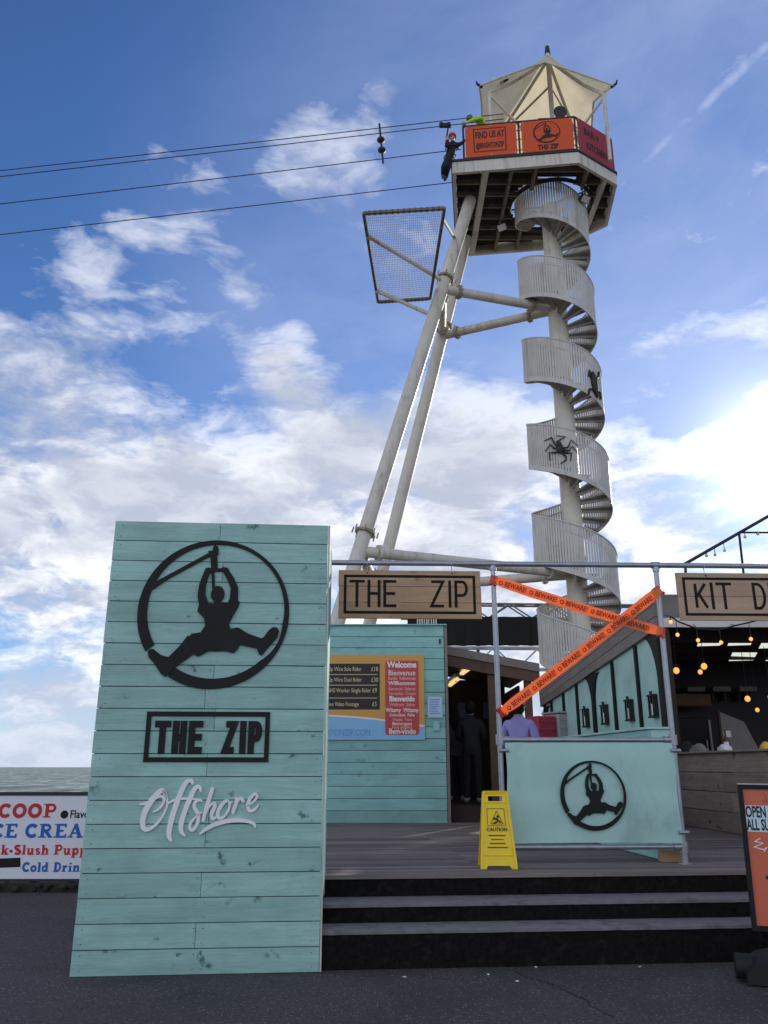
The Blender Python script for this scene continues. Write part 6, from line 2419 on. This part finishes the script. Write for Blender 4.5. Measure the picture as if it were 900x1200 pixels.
Y0 = 18.42
pel = hang(527.0, 185.5, Y0)
J = dict(pelvis=pel, spine=hang(528.6, 178.5), chest=hang(530.2, 171.5), neck=hang(530.6, 166.5), head=hang(530.4, 163.6),
         shl=hang(526.6, 169.5, Y0 - .05), ell=hang(523.0, 171.5, Y0 - .28), wrl=hang(523.6, 165.0, Y0 - .18), hal=hang(523.6, 161.6, Y0 - .10),
         shr=hang(534.4, 169.8, Y0 - .02), elr=hang(539.2, 169.2, Y0 - .05), wrr=hang(545.0, 164.6, Y0 - .04), har=hang(547.0, 163.0, Y0 - .03),
         hil=hang(524.8, 187.0, Y0 - .10), knl=hang(519.6, 196.0, Y0 - .26), anl=hang(519.0, 205.4, Y0 - .02), tol=hang(519.2, 208.8, Y0 - .14),
         hir=hang(528.4, 187.4, Y0 + .06), knr=hang(524.6, 198.0, Y0 - .10), anr=hang(522.6, 208.0, Y0 + .08), tor=hang(521.0, 211.4, Y0 - .06))


def reg_rider(j, t_):
    if j in ('hal', 'har', 'head'): return 'skin'
    if j in ('tol', 'tor'): return 'shoe'
    if j in ('anl', 'anr') and t_ > .9: return 'shoe'
    if j in ('hil', 'hir', 'knl', 'knr', 'anl', 'anr'): return 'leg'
    return 'top'


rd = person('person', 'zip wire rider in red helmet and black clothes hanging beside the tower platform', J, dict(top=M_darkcloth, leg=M_trouser, shoe=M_greyjacket, skin=M_skin), reg_rider, (-.35, -1, 0), helmet=M_helmet, scale=1.02, bulk=1.1)
# trolley and strap on the cable
cbp = at(521.5, 146.6, 18.42)
tro = thing('zip_trolley', 'black zip wire trolley and strap that the rider hangs from', 'trolley', tuple(cbp))
tm_ = MB()
tm_.box(cbp.x - .16, cbp.x + .16, cbp.y - .035, cbp.y + .035, cbp.z - .07, cbp.z + .05)
tm_.tube([(cbp.x - .1, cbp.y - .05, cbp.z + .02), (cbp.x - .1, cbp.y + .05, cbp.z + .02)], .05, 12)
tm_.tube([(cbp.x + .1, cbp.y - .05, cbp.z + .02), (cbp.x + .1, cbp.y + .05, cbp.z + .02)], .05, 12)
tm_.build('carriage', M_darksteel, tro, 50, world=True)
MB().tube([cbp + Vector((.09, 0, -.06)), hang(523.8, 158, Y0 - .08), hang(527.5, 176, Y0 - .12)], .022, 8).build('strap', M_darkcloth, tro, 50, world=True)
hn = MB()
for (p, r_) in ((hang(527.2, 184.0), .165), (hang(529.6, 174.0), .175)):
    hn.tube([p + Vector((r_ * math.cos(a_ * math.pi / 8), r_ * .8 * math.sin(a_ * math.pi / 8), .02 * math.cos(a_ * math.pi / 8))) for a_ in range(16)], .016, 6, closed=True)
hn.build('harness', M_darksteel, rd, 50, world=True)

# attendant leaning over the platform corner
B = Vector((3.06, 18.80, ZD - .025))
V = lambda x, y_, z: Vector((x, y_, z))
J = dict(base=B, pelvis=V(2.98, 18.68, 18.20), spine=V(2.87, 18.57, 18.36), chest=V(2.70, 18.44, 18.53), neck=V(2.54, 18.37, 18.57), head=V(2.47, 18.35, 18.565),
         shl=V(2.60, 18.58, 18.54), shr=V(2.66, 18.27, 18.54), ell=V(2.42, 18.66, 18.42), wrl=V(2.27, 18.52, 18.44), hal=V(2.21, 18.46, 18.45),
         elr=V(2.44, 18.24, 18.44), wrr=V(2.27, 18.33, 18.42), har=V(2.20, 18.36, 18.42),
         hil=V(2.95, 18.76, 18.14), hir=V(3.08, 18.62, 18.14), knl=V(2.92, 18.76, 17.68), knr=V(3.10, 18.62, 17.68),
         anl=V(2.98, 18.86, 17.235), anr=V(3.14, 18.76, 17.235), tol=V(2.87, 18.76, 17.185), tor=V(3.03, 18.66, 17.185))
person('person', 'attendant in lime hi vis top leaning over the tower platform rail', J, dict(top=M_hivis, leg=M_trouser, shoe=M_darkcloth, skin=M_skin), reg_rider, (-.75, -.6, -.4), helmet=M_greenhelmet, bulk=1.1)
